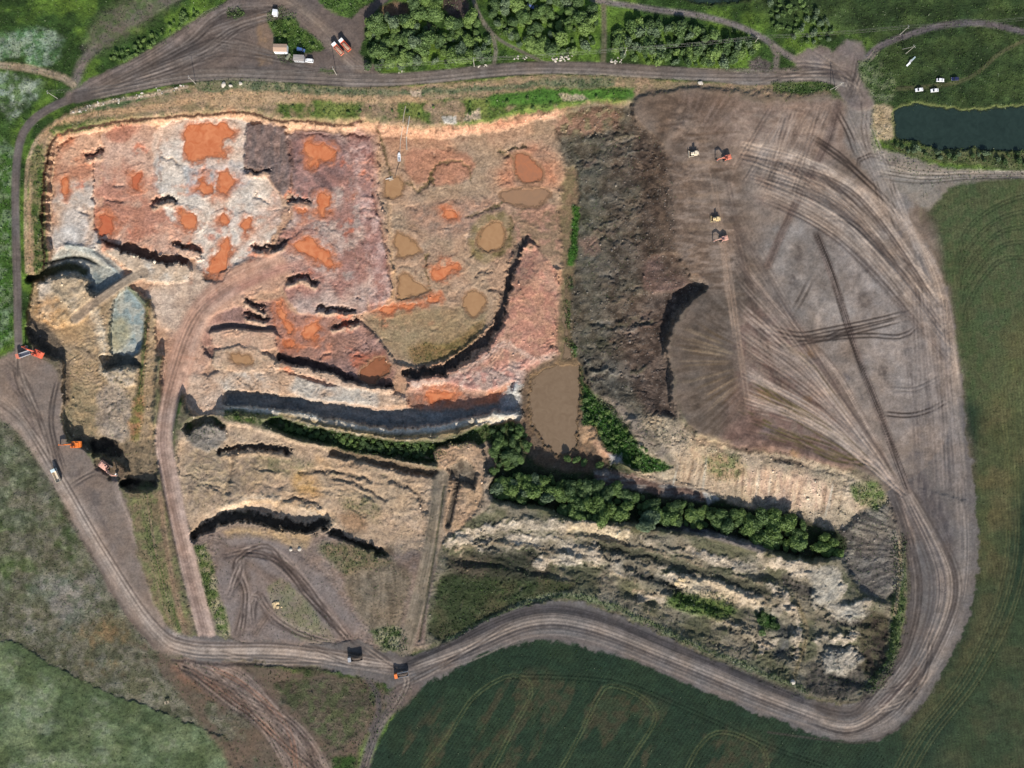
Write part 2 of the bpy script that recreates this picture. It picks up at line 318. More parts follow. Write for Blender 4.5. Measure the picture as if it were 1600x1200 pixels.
poly([(640, 540), (700, 535), (755, 500), (745, 530), (700, 560), (650, 572)], (118, 108, 62), (140, 112, 74), N_mid, feather=6, op=.9, grass=.4)
poly([(790, 240), (860, 230), (880, 290), (820, 300), (780, 280)], (206, 140, 106), (180, 136, 108), N_mid, feather=10, op=.8)
poly([(740, 350), (790, 330), (800, 380), (760, 410), (735, 390)], (140, 124, 78), (150, 130, 96), N_fine, feather=5, op=.8)
for p in ([(672, 292), (680, 262), (690, 255), (720, 254), (732, 262), (735, 280)], [(630, 285), (645, 290), (652, 300), (670, 290), (676, 270)], [(730, 340), (780, 320), (812, 300)], [(735, 400), (750, 380), (752, 360), (775, 345)],
          [(668, 395), (664, 420), (668, 440), (676, 460)], [(780, 395), (800, 360), (800, 340)], [(590, 200), (600, 240), (606, 262), (612, 275)], [(800, 245), (780, 236), (820, 228)]):
    stroke(p, 3.5, (92, 82, 48), (120, 100, 70), op=.85, fine=5, warp=3, dz=-.7, zw=3, grass=.5)
stroke([(607, 300), (612, 380), (616, 440), (614, 466)], 7, (202, 166, 132), (176, 142, 108), streak=.7, feather=2, fine=3, dz=.8, zw=2)
stroke([(620, 465), (645, 468), (672, 462)], 5, (92, 84, 70), feather=1.5, dz=-1.2, zw=3)
# crossing haul track on the pit floor
poly([(290, 470), (330, 432), (400, 405), (440, 412), (460, 440), (420, 455), (380, 470), (350, 520), (330, 560), (300, 600), (255, 600), (260, 540)], (200, 160, 134), (188, 146, 120), N_fine, z=-7.2, zw=8, feather=6, rough=.1)
poly([(230, 460), (270, 420), (310, 420), (330, 440), (300, 500), (270, 520), (240, 500)], (196, 170, 148), (206, 180, 156), N_fine, feather=10, z=-7.2, zw=10, rough=.15)
poly([(150, 378), (200, 388), (288, 406), (292, 440), (240, 440), (200, 420)], (208, 202, 190), (200, 176, 150), N_mid, z=-4.6, zw=4, feather=4, rough=.2)
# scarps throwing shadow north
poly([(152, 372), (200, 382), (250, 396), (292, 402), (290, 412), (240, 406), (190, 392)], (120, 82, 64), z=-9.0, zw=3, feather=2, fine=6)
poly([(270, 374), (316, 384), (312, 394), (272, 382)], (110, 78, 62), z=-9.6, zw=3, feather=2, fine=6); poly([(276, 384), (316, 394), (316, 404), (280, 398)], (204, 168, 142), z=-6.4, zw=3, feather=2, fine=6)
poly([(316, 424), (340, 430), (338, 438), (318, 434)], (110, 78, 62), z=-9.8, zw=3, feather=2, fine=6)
# broken ground, middle
poly([(320, 500), (410, 470), (440, 480), (470, 492), (560, 500), (610, 560), (612, 600), (560, 606), (440, 570), (428, 540), (330, 560)], (168, 126, 108), (152, 118, 106), N_mid, z=-8.6, zw=5, feather=4, rough=.35)
poly([(330, 515), (420, 512), (432, 545), (330, 540)], (210, 174, 146), (196, 158, 132), N_fine, feather=4, z=-6.8, zw=4, rough=.12)
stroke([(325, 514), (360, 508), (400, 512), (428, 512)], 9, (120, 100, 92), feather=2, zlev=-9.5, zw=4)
poly([(425, 470), (450, 480), (470, 500), (495, 490), (500, 500), (470, 540), (440, 560), (428, 530)], (158, 108, 90), (176, 126, 106), N_mid, feather=5, op=.8)
poly([(555, 560), (600, 548), (610, 580), (608, 600), (570, 598)], (152, 96, 74), feather=6, op=.8)
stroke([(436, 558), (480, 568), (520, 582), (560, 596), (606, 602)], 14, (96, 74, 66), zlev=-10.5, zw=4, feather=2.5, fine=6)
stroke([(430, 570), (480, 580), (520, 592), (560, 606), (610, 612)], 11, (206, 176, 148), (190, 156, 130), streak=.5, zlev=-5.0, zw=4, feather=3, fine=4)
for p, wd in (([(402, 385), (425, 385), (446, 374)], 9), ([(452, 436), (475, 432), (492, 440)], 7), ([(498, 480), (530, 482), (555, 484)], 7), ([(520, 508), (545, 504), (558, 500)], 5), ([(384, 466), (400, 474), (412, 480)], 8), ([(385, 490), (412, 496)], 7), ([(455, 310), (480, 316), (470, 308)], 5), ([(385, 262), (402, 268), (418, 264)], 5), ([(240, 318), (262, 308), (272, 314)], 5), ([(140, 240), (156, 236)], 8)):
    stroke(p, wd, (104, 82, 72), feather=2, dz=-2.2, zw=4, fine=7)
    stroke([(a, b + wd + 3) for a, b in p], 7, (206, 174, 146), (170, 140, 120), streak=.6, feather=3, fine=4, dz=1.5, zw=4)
for i in range(60):                                     # small broken faces, digger bites and washed grooves across the pit floors
    x = rnd.uniform(100, 860); y = rnd.uniform(220, 560); L_ = rnd.uniform(8, 34); a = rnd.uniform(-.5, .5) + (1.5 if rnd.random() < .3 else 0)
    stroke([(x, y), (x + L_ * .5 * math.cos(a), y + L_ * .5 * math.sin(a) + rnd.uniform(-3, 3)), (x + L_ * math.cos(a), y + L_ * math.sin(a))], rnd.uniform(1.6, 3.2), rnd.choice([(112, 84, 70), (126, 96, 80), (206, 176, 150)]), op=rnd.uniform(.4, .75), feather=1.5, fine=5, fade=5, dz=rnd.choice([-.8, -.5, .5]), zw=2.5)
for i in range(34):                                     # rusty stains
    x, y = rnd.choice([(rnd.uniform(90, 250), rnd.uniform(220, 380)), (rnd.uniform(260, 440), rnd.uniform(260, 420)), (rnd.uniform(460, 600), rnd.uniform(220, 440)), (rnd.uniform(430, 600), rnd.uniform(480, 590))]); r = rnd.uniform(6, 18)
    poly([(x + r * math.cos(q * 1.05) * rnd.uniform(.5, 1.3), y + .8 * r * math.sin(q * 1.05) * rnd.uniform(.5, 1.3)) for q in range(6)], rnd.choice([(208, 118, 78), (196, 108, 76), (212, 134, 96)]), feather=5, warp=9, fine=7, op=rnd.uniform(.4, .8), cut=(N_fine, .36, .6))
# pink bench, south east
poly([(636, 596), (690, 585), (745, 556), (782, 512), (800, 450), (822, 385), (850, 400), (872, 440), (880, 500), (876, 550), (840, 580), (815, 612), (770, 612), (700, 622), (640, 618)], (198, 154, 128), (180, 132, 112), N_fine, plane=lambda X, Y: np.minimum(-4.6 - 6.5 * sstep(800, 885, X) * sstep(600, 540, Y), -4.6 - 5.4 * sstep(470, 385, Y)), zw=6, feather=3, fine=4, rough=.45)
poly([(800, 470), (840, 440), (870, 470), (875, 540), (830, 560), (790, 520)], (200, 150, 122), (178, 128, 108), N_fine, feather=10, op=.8)
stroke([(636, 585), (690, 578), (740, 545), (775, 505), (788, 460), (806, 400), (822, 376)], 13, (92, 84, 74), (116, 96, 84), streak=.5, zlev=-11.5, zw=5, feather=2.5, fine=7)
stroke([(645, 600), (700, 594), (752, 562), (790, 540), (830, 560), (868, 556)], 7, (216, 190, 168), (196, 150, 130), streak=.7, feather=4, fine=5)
poly([(700, 590), (780, 570), (860, 555), (850, 580), (800, 600), (720, 612)], (198, 172, 160), (178, 134, 122), N_fine, feather=8, op=.8)
# south trench in blue clay, pale lip along it
poly([(335, 580), (420, 575), (520, 600), (640, 620), (640, 634), (520, 630), (420, 616), (335, 612)], (200, 168, 140), (190, 180, 166), N_mid, z=-6.5, zw=6, feather=5, rough=.35)
poly([(334, 545), (400, 545), (430, 565), (420, 582), (360, 580), (332, 570)], (206, 176, 146), (196, 164, 136), N_fine, feather=4, z=-6.2, zw=5)
poly([(336, 616), (420, 616), (520, 632), (600, 638), (690, 638), (760, 630), (800, 612), (824, 622), (806, 640), (760, 652), (690, 666), (600, 670), (500, 654), (430, 641), (340, 634)], (158, 152, 142), (138, 138, 132), N_y, z=-11.5, zw=8, feather=4, fine=4, rough=.25)
poly([(640, 612), (700, 606), (760, 612), (800, 600), (800, 622), (760, 632), (700, 640), (640, 636)], (190, 130, 98), (150, 120, 104), N_mid, feather=6, z=-11, zw=10)
stroke([(330, 640), (360, 640), (430, 644), (500, 657), (560, 668), (620, 676), (690, 670), (740, 656), (790, 648), (826, 650)], 11, (232, 222, 204), (206, 188, 162), streak=.7, feather=3, fine=4, zlev=-4.2, zw=7)
stroke([(340, 645), (430, 650), (500, 663), (560, 674), (620, 682), (690, 676), (740, 662), (790, 654), (822, 656)], 8, (226, 214, 194), (198, 178, 150), streak=.7, feather=2.5, fine=5)
poly([(790, 606), (826, 600), (830, 640), (850, 655), (800, 655), (780, 640)], (196, 194, 188), (160, 158, 152), N_fine, feather=5, fine=6, rough=.6)
poly([(292, 585), (335, 590), (352, 615), (350, 640), (318, 652), (292, 640), (284, 610)], (204, 176, 152), (186, 156, 132), N_fine, z=-6.6, zw=12, feather=5, rough=.3)
# scrub hollow south of the lip
poly([(430, 652), (500, 668), (600, 688), (690, 690), (740, 668), (800, 660), (830, 690), (800, 730), (760, 740), (745, 700), (700, 700), (682, 724), (600, 716), (520, 698), (440, 676), (410, 662)], (54, 72, 34), (70, 78, 46), N_fine, z=-7, zw=10, feather=4, reg=OLD, grass=1.0, rough=.4)
stroke([(440, 648), (500, 662), (560, 674), (620, 682), (690, 678), (740, 664)], 8, (170, 146, 112), (140, 124, 88), streak=.7, feather=4)
# ---- west workings
poly([(56, 436), (110, 418), (165, 428), (215, 455), (240, 480), (244, 560), (238, 640), (242, 690), (190, 696), (110, 692), (96, 640), (100, 565), (70, 530), (46, 500)], (176, 150, 116), (152, 130, 104), N_fine, z=-5.0, zw=8, feather=4, reg=WEST, rough=.45)
poly([(80, 400), (110, 384), (150, 390), (190, 420), (200, 440), (140, 440), (75, 432)], (184, 178, 164), (164, 164, 154), N_fine, z=-8.4, zw=5, feather=4, reg=WEST, rough=.25)
stroke([(105, 384), (140, 392), (170, 416), (190, 438)], 9, (150, 156, 152), (186, 182, 170), streak=.9, feather=2, dz=1.2, zw=4)
stroke([(72, 412), (110, 402), (140, 406), (165, 425), (188, 438)], 5, (70, 68, 58), feather=2, dz=-1.6, zw=4)
poly([(145, 415), (180, 425), (195, 440), (170, 458), (140, 466), (140, 440)], (140, 148, 144), (156, 156, 146), N_fine, z=-9, zw=5, feather=4, rough=.2)
stroke([(48, 436), (80, 424), (110, 416), (132, 424)], 13, (84, 82, 56), zlev=-9.0, zw=6, feather=4, fine=3)
poly([(62, 445), (90, 432), (130, 436), (150, 470), (130, 490), (90, 510), (66, 500)], (196, 172, 140), (204, 186, 164), N_mid, z=-2.2, zw=8, feather=5, fine=5, rough=.7)
poly([(58, 470), (90, 465), (110, 500), (80, 520), (60, 510)], (196, 150, 100), (184, 150, 112), N_fine, feather=8, op=.8)
poly([(90, 490), (130, 490), (130, 530), (100, 530)], (186, 150, 106), feather=12, op=.6)
stroke([(118, 498), (160, 464), (205, 434), (225, 425)], 16, (172, 152, 130), (146, 128, 108), streak=.8, feather=3, zlev=(-3.6, -5.2), zw=5, rough=.1)
poly([(178, 470), (200, 448), (222, 470), (230, 500), (222, 545), (205, 562), (178, 555), (170, 510)], (152, 164, 160), (172, 170, 156), N_fine, z=-9.5, zw=6, feather=4, rough=.2)
poly([(172, 500), (200, 498), (205, 530), (185, 548), (170, 540)], (150, 142, 104), (176, 164, 126), N_mid, feather=8, op=.7)
stroke([(202, 450), (218, 466), (230, 480)], 6, (120, 124, 100), feather=2, dz=1.0, zw=4)
poly([(158, 556), (186, 552), (214, 560), (222, 574), (196, 572), (166, 580)], (110, 106, 92), z=-10, zw=4, feather=2)
poly([(160, 582), (190, 574), (216, 576), (212, 600), (170, 600)], (196, 178, 156), (176, 156, 128), N_fine, z=-3.5, zw=6, feather=4, rough=.8)
stroke([(232, 470), (228, 520), (222, 580), (215, 640), (212, 690)], 9, (140, 110, 84), (98, 108, 60), streak=1, feather=3, grass=.7, dz=1.0, zw=4)
stroke([(150, 490), (160, 530), (160, 580)], 14, (204, 188, 164), (180, 156, 124), streak=.8, feather=5, fine=5, dz=1.0, zw=6)
poly([(98, 600), (150, 610), (152, 660), (150, 690), (100, 690)], (142, 128, 100), (160, 138, 104), N_fine, feather=8, op=.8)
poly([(155, 610), (195, 605), (200, 690), (160, 690)], (150, 136, 122), (170, 152, 132), N_x, feather=6, op=.9)
poly([(206, 620), (224, 620), (220, 690), (206, 690)], (186, 136, 96), (120, 112, 62), N_fine, feather=5, op=.8, grass=.4)
stroke([(98, 592), (96, 640), (98, 692)], 6, (204, 178, 146), (160, 134, 104), streak=.6, dash=7, feather=2, dz=.8, zw=3)
poly([(110, 690), (150, 680), (196, 692), (240, 690), (242, 760), (196, 762), (186, 735), (150, 706), (122, 706)], (112, 100, 82), (128, 112, 90), N_fine, z=-5.5, zw=5, feather=4, reg=WEST, rough=.4)
poly([(138, 690), (160, 684), (182, 690), (194, 706), (186, 716), (160, 712), (146, 714)], (56, 48, 40), (76, 66, 54), N_fine, z=-7.2, zw=6, feather=4, rough=.7)
poly([(148, 716), (172, 716), (200, 738), (196, 752), (170, 748), (150, 738)], (118, 100, 82), (96, 84, 68), N_fine, z=-1.6, zw=6, feather=5, rough=.3)
stroke([(192, 756), (204, 752), (222, 757), (240, 758)], 10, (60, 52, 44), zlev=-7.5, zw=4, feather=3)
poly([(40, 512), (66, 508), (88, 530), (105, 548), (98, 562), (70, 552), (46, 536)], (50, 44, 38), (78, 68, 56), N_fine, z=-4.5, zw=6, feather=4, rough=.7)
# ---- old workings south of the pit
poly([(276, 700), (300, 660), (350, 652), (440, 682), (520, 704), (600, 720), (686, 734), (760, 690), (776, 745), (760, 800), (690, 850), (680, 1000), (640, 1010), (560, 990), (480, 1000), (370, 1000), (330, 940), (290, 850)], (166, 146, 124), (146, 128, 110), N_mid, feather=4, reg=OLD, grass=.06, rough=.3)
poly([(284, 690), (350, 664), (440, 684), (520, 706), (600, 722), (682, 738), (690, 800), (676, 850), (612, 862), (540, 848), (514, 824), (430, 814), (385, 808), (330, 818), (304, 838), (286, 806), (276, 740)], (190, 164, 138), (174, 150, 124), N_fine, z=-3.4, zw=8, feather=5, rough=.4)
poly([(300, 700), (350, 700), (440, 712), (420, 750), (330, 790), (290, 780)], (148, 130, 110), (160, 140, 112), N_fine, feather=12, op=.8)
poly([(460, 735), (520, 720), (600, 735), (660, 750), (640, 800), (560, 790), (480, 770)], (192, 164, 134), (168, 146, 120), N_mid, feather=14, op=.8)
poly([(455, 740), (490, 745), (500, 775), (460, 770)], (206, 160, 98), (190, 150, 104), N_fine, feather=10, op=.8)
poly([(420, 700), (500, 712), (520, 730), (450, 730)], (196, 160, 118), feather=10, op=.6, cut=(N_mid, .4, .6))
poly([(530, 770), (580, 775), (590, 815), (545, 805)], (120, 116, 78), (150, 132, 104), N_fine, feather=8, op=.7, grass=.5)
poly([(400, 715), (450, 715), (490, 730), (440, 745)], (128, 124, 84), (160, 140, 110), N_fine, feather=8, op=.6, grass=.3)
poly([(530, 805), (570, 805), (575, 830), (545, 832)], (168, 136, 106), feather=8)
stroke([(520, 706), (560, 714), (620, 728), (682, 740)], 13, (128, 108, 84), (110, 94, 76), streak=.5, feather=3, fine=3, zlev=-6.0, zw=8)
stroke([(318, 822), (345, 806), (390, 796), (430, 800), (480, 812), (510, 808)], 16, zlev=-5.6, zw=14)
stroke([(350, 795), (400, 780), (450, 786), (500, 800), (520, 815)], 14, (224, 200, 170), (196, 160, 120), streak=.7, feather=4, fine=5, dz=.6, zw=5)
stroke([(304, 838), (322, 826), (340, 812), (385, 808), (430, 816), (480, 826), (508, 818)], 15, (110, 94, 78), zlev=-8.0, zw=5, feather=2.5, fine=7)
stroke([(522, 834), (545, 846), (580, 856), (612, 864)], 12, (110, 94, 78), zlev=-7.0, zw=5, feather=2.5, fine=7)
poly([(300, 846), (340, 826), (400, 822), (480, 838), (520, 836), (600, 870), (640, 860), (680, 880), (680, 1000), (370, 1000), (325, 930)], (146, 128, 116), (128, 110, 98), N_fine, z=-.3, zw=5, feather=5, rough=.2)
poly([(350, 830), (420, 825), (490, 840), (480, 856), (420, 850), (360, 845)], (202, 170, 126), (170, 146, 116), N_fine, feather=6, op=.8)
poly([(500, 850), (600, 862), (610, 900), (540, 900)], (98, 100, 64), (126, 112, 86), N_fine, feather=8, op=.8, grass=.6)
stroke([(342, 704), (395, 696), (420, 698), (450, 704)], 9, (110, 96, 82), zlev=-6.5, zw=4, feather=2.5, fine=6)
stroke([(345, 716), (400, 708), (452, 716)], 6, (190, 160, 128), op=.7, feather=3, dz=.8, zw=4)
poly([(288, 672), (300, 655), (335, 650), (352, 664), (345, 676), (300, 690)], (80, 92, 56), (120, 112, 92), N_fine, z=-7, zw=6, feather=4, grass=.4)
poly([(290, 685), (320, 664), (350, 672), (356, 690), (320, 704)], (148, 138, 126), (124, 116, 106), N_y, z=-2.2, zw=6, feather=4, rough=.6)
poly([(348, 640), (440, 650), (450, 666), (410, 664), (352, 656)], (74, 92, 44), (120, 118, 86), N_fine, feather=4, grass=.8)
for i in range(70):
    x = rnd.uniform(300, 660); y = rnd.uniform(705, 800)
    stroke([(x, y), (x + rnd.uniform(12, 40), y + rnd.uniform(-2, 12))], rnd.uniform(1.5, 4), rnd.choice([(206, 178, 146), (196, 168, 134), (120, 102, 84), (130, 120, 86), (150, 132, 112)]), op=rnd.uniform(.3, .65), feather=2, warp=5, fine=5, fade=8, dz=rnd.choice([-.5, .35, .35]), zw=3)
for p in ([(366, 700), (362, 730), (356, 770)], [(520, 745), (560, 756), (600, 780)], [(470, 740), (520, 736), (580, 750)], [(610, 750), (650, 770), (664, 800)], [(430, 790), (460, 776), (500, 790)]):
    stroke(p, 4, (104, 90, 76), op=.7, feather=2, fine=5, dz=-1.0, zw=4, fade=12)
# flat yard with tracks
poly([(340, 850), (420, 840), (470, 870), (520, 920), (560, 985), (480, 1004), (375, 1000), (345, 940)], (140, 127, 120), (122, 110, 104), N_fine, z=0, zw=8, feather=8, rough=.12, reg=TRACK)
stroke([(370, 990), (385, 930), (370, 880), (345, 855)], 20, (106, 92, 84), (130, 114, 104), streak=1, feather=6, reg=TRACK)
stroke([(352, 866), (400, 858), (440, 880), (480, 920), (520, 965), (556, 1010)], 17, (96, 84, 78), (126, 110, 102), streak=1.2, feather=5, reg=TRACK)
stroke([(385, 880), (420, 900), (450, 930), (420, 960), (400, 990)], 12, (110, 96, 88), (134, 118, 108), streak=1, feather=6)
poly([(355, 895), (385, 885), (385, 915), (360, 920)], (84, 72, 66), feather=7, op=.6)
poly([(418, 918), (436, 905), (470, 930), (500, 965), (520, 1000), (470, 998), (430, 960)], (142, 130, 112), (124, 120, 94), N_fine, feather=5, grass=.3)
poly([(300, 850), (318, 850), (335, 900), (352, 960), (360, 995), (345, 998), (330, 960)], (98, 112, 62), (150, 140, 110), N_fine, feather=4, grass=.7, reg=OLD)
poly([(540, 906), (600, 884), (640, 900), (630, 960), (620, 1005), (590, 1000), (560, 960)], (132, 118, 100), (112, 100, 84), N_x, feather=6, grass=.15, reg=OLD)
poly([(575, 985), (625, 980), (640, 1012), (600, 1014)], (78, 92, 56), (140, 136, 108), N_fine, feather=4, grass=.9, reg=OLD)
poly([(596, 836), (640, 826), (690, 820), (694, 900), (630, 910), (604, 880)], plane=lambda X, Y: -3.3 + 3.0 * sstep(826, 905, Y), zw=18, feather=4)
for p in ([(372, 995), (384, 930), (372, 885), (384, 862), (420, 858), (450, 884), (500, 945), (556, 1012)], [(352, 868), (400, 862), (440, 884), (482, 926), (530, 985)], [(392, 990), (398, 930), (430, 965), (480, 990), (540, 1004)], [(360, 930), (372, 900), (380, 870)]):
    for q in range(4):
        ruts([(a + rnd.uniform(-6, 6), b + rnd.uniform(-5, 5)) for a, b in p], rnd.uniform(.4, .75), rnd.choice([(72, 61, 56), (84, 72, 66), (160, 143, 132)]), gap=5.5, wd=rnd.uniform(1.8, 3), fade=30)
# causeway path with a cut beside it
poly([(680, 705), (720, 690), (752, 700), (756, 760), (744, 800), (700, 840), (690, 780), (686, 735)], (192, 158, 124), (166, 138, 112), N_mid, z=-1.5, zw=6, feather=4, reg=OLD, rough=.5)
poly([(700, 730), (722, 714), (748, 738), (738, 762), (712, 756)], (104, 92, 78), (130, 116, 98), N_fine, z=-5, zw=8, feather=5, rough=.4)
stroke([(690, 745), (682, 800), (672, 860), (656, 930), (632, 1016)], 24, (146, 132, 114), (116, 106, 90), streak=1.1, feather=4, reg=TRACK, zlev=(-2.6, 0.0), zw=12)
stroke([(694, 760), (684, 830), (676, 880), (664, 950), (655, 1000)], 3, (74, 74, 56), op=.8, feather=1.5, dz=-.8, zw=3, grass=.4)
stroke([(714, 755), (706, 790), (700, 820)], 8, (96, 84, 72), feather=3, zlev=-4, zw=5)
# ---- south east old sand workings
SEP = [(690, 850), (720, 828), (775, 786), (850, 805), (900, 822), (1000, 832), (1100, 842), (1200, 872), (1290, 884), (1330, 800), (1400, 800), (1412, 860), (1412, 960), (1396, 1040), (1356, 1086), (1310, 1096), (1260, 1086), (1170, 1050), (1080, 1010), (990, 966), (920, 940), (860, 936), (800, 950), (740, 982), (690, 1004), (665, 1006), (672, 930)]
poly(SEP, (130, 121, 103), (92, 91, 70), N_mid, feather=4, reg=OLD, grass=.2, rough=.42)
sl = window(690, 790, 1420, 1100)
RID = fbm(GX + GY * 2.2 * 0, GY - GX * 0.32, 24, 4, 170)
poly([(700, 850), (780, 800), (900, 826), (1000, 836), (1100, 848), (1200, 876), (1300, 890), (1390, 900), (1390, 1030), (1330, 1080), (1200, 1040), (1060, 985), (930, 920), (850, 910), (760, 905)], plane=lambda X, Y: -2.6 + 5.0 * (fbm(X * .35, Y - X * 0.27, 22, 4, 170) - .5), zw=40, feather=4)
poly([(690, 900), (760, 885), (850, 900), (900, 915), (860, 935), (800, 948), (740, 980), (690, 1002), (670, 990), (680, 930)], (58, 68, 42), (78, 76, 54), N_mid, feather=6, grass=.45, z=-1.2, zw=10)
poly([(700, 870), (850, 865), (860, 880), (840, 905), (700, 895)], (64, 64, 50), (86, 78, 64), N_mid, feather=8, grass=.3)
# pale sand ridges
SAND = [([(890, 818), (930, 824), (975, 838)], 13), ([(1008, 846), (1060, 856), (1110, 872), (1178, 890)], 13), ([(1062, 908), (1100, 915), (1150, 928), (1190, 945)], 16), ([(720, 838), (770, 826), (830, 820), (880, 826)], 12), ([(760, 850), (820, 846), (880, 850), (940, 870)], 16),
        ([(900, 866), (950, 870), (1000, 884), (1040, 880)], 15), ([(960, 885), (1000, 900), (1040, 905), (1065, 908)], 11), ([(1190, 872), (1230, 886), (1260, 900)], 16), ([(1185, 930), (1200, 920), (1225, 935), (1240, 960)], 13), ([(1240, 890), (1290, 900), (1310, 920), (1300, 940)], 20),
        ([(1300, 965), (1330, 955), (1350, 945)], 14), ([(1290, 960), (1280, 940), (1300, 920)], 14), ([(1000, 932), (1050, 938), (1100, 955), (1140, 975), (1190, 1000)], 9), ([(1195, 1010), (1225, 990), (1240, 1000)], 14), ([(1285, 1035), (1310, 1020), (1340, 1030)], 16), ([(1280, 1002), (1310, 1000), (1345, 994)], 8),
        ([(840, 880), (870, 870), (900, 880)], 12), ([(700, 850), (740, 842)], 9), ([(1210, 958), (1240, 950), (1250, 990), (1240, 1030)], 7)]
for p, wd in SAND:
    stroke(p, wd * 1.25, (196, 180, 158), (142, 131, 114), streak=1.1, sfreq=3.0, feather=3, warp=1, fine=9, dz=1.1, zw=9, rough=.6, grass=0, cut=(N_mid, .30, .52))
for p, wd in (([(700, 862), (760, 850), (850, 858), (930, 884), (990, 908)], 5), ([(930, 842), (1010, 862), (1100, 884), (1190, 912)], 4), ([(980, 918), (1060, 940), (1150, 982), (1210, 1014)], 5), ([(1040, 896), (1120, 914), (1200, 948)], 4), ([(880, 836), (960, 848), (1040, 866)], 4)):
    stroke(p, wd, (176, 158, 132), (126, 112, 92), streak=1, feather=2, fine=5, dash=14, dz=.9, zw=4)
for i in range(60):                                    # short gullies washed down the terrace faces
    x = rnd.uniform(720, 1330); y = 846 + (x - 720) * .2 + rnd.uniform(-25, 90)
    stroke([(x, y), (x - rnd.uniform(2, 7), y + rnd.uniform(10, 22))], rnd.uniform(1.6, 3.4), rnd.choice([(196, 178, 150), (92, 86, 70), (74, 70, 58), (150, 134, 112)]), op=rnd.uniform(.35, .7), feather=1.5, fine=3, fade=6, dz=rnd.choice([-.6, -.4, .4]), zw=2)
for p, wd, c in (([(940, 850), (1000, 866), (1080, 888), (1150, 910), (1200, 925)], 15, (74, 74, 58)), ([(1000, 900), (1030, 908), (1060, 922)], 12, (70, 66, 60)), ([(1230, 905), (1260, 925)], 20, (84, 78, 74)), ([(1300, 970), (1350, 975)], 14, (80, 74, 70)), ([(1215, 975), (1228, 1000), (1215, 1020)], 16, (92, 90, 86))):
    stroke(p, wd, c, (92, 88, 72), streak=.8, feather=4, fine=5, dz=-.8, zw=7, grass=.2)
poly([(1060, 925), (1120, 925), (1150, 950), (1130, 970), (1080, 960), (1040, 945)], (66, 88, 40), (90, 104, 56), N_fine, feather=6, grass=.9)
poly([(1180, 960), (1215, 965), (1215, 985), (1190, 985)], (56, 84, 36), feather=5, grass=.9)
stroke([(700, 1000), (760, 972), (850, 932), (920, 936), (990, 962), (1080, 1004), (1170, 1042), (1260, 1078)], 9, (98, 110, 68), (136, 134, 112), streak=.5, fine=4, feather=3, grass=.9)
stroke([(1245, 940), (1260, 980), (1256, 1010), (1240, 1060)], 7, (132, 118, 92), (92, 86, 66), streak=1, feather=3)
stroke([(1404, 840), (1404, 940), (1392, 1030), (1362, 1075)], 20, (70, 90, 48), (96, 106, 70), streak=.5, feather=4, fine=4, grass=.9, dz=1.0, zw=5)
poly([(1345, 960), (1385, 960), (1385, 1030), (1350, 1060), (1340, 1010)], (66, 58, 50), (84, 78, 60), N_fine, feather=6, grass=.3)
poly([(1270, 1040), (1330, 1030), (1350, 1070), (1310, 1090), (1260, 1080)], (66, 64, 58), (92, 86, 78), N_x, feather=6)
poly([(1262, 892), (1300, 890), (1316, 915), (1300, 945), (1272, 935)], (192, 180, 160), (150, 142, 128), N_fine, feather=6, fine=6, z=-.6, zw=14)
poly([(1292, 950), (1345, 940), (1352, 958), (1305, 972)], (196, 184, 164), (150, 142, 128), N_fine, feather=5, fine=6, z=-.8, zw=10)
poly([(1282, 1026), (1320, 1012), (1345, 1030), (1330, 1048), (1290, 1050)], (184, 174, 158), (140, 134, 122), N_fine, feather=6, fine=6, z=-.6, zw=12)
poly([(1060, 898), (1130, 912), (1196, 940), (1180, 955), (1110, 935), (1056, 920)], (206, 186, 156), (176, 156, 130), N_mid, feather=5, fine=5, op=.8)
poly([(885, 812), (985, 832), (975, 848), (890, 830)], (214, 194, 160), (180, 160, 130), N_mid, feather=5, fine=5, op=.8)
# dumped fan with radial grooves
ANG = np.arctan2(GY - 860, GX - 1475); FAN = fbm(ANG * 34, np.hypot(GX - 1475, GY - 860) / 60, 1.0, 3, 180)
poly([(1312, 810), (1340, 776), (1390, 790), (1408, 830), (1410, 900), (1400, 930), (1360, 935), (1330, 900), (1312, 860)], (152, 142, 126), (92, 86, 80), FAN, plane=lambda X, Y: -8 + (X - 1310) * .075, zw=12, feather=5, rough=.5)
poly([(1340, 850), (1395, 840), (1398, 900), (1380, 935), (1345, 920)], (70, 66, 66), (128, 120, 110), FAN, feather=8, op=.85)
stroke([(1406, 830), (1406, 900), (1398, 960)], 5, (188, 170, 140), (140, 124, 100), streak=.6, feather=2)
# ---- wooded gully east and south of the pond
GUL = [(770, 745), (800, 700), (860, 718), (940, 716), (1000, 742), (1060, 752), (1110, 768), (1180, 790), (1250, 800), (1310, 822), (1322, 862), (1270, 872), (1200, 856), (1120, 834), (1060, 830), (1000, 818), (900, 808), (850, 792), (772, 778)]
poly(GUL, (48, 58, 34), (62, 62, 44), N_fine, z=-8.5, zw=16, feather=4, reg=OLD, grass=.5, rough=.4)
poly([(930, 728), (1000, 744), (1060, 752), (1112, 766), (1108, 784), (1050, 776), (980, 764), (930, 752)], (112, 92, 82), (132, 124, 116), N_y, feather=4, rough=.4, grass=0)
poly([(1098, 770), (1118, 766), (1124, 782), (1106, 788)], (172, 170, 164), feather=3)
stroke([(1040, 820), (1100, 832), (1150, 846), (1190, 858)], 12, (128, 120, 116), (108, 100, 96), streak=.6, feather=4)
poly([(815, 590), (850, 560), (905, 552), (925, 600), (925, 690), (950, 725), (900, 738), (830, 715), (812, 650)], (120, 98, 78), (104, 88, 72), N_fine, z=-12.4, zw=22, feather=6, reg=PIT, grass=0, rough=.3)
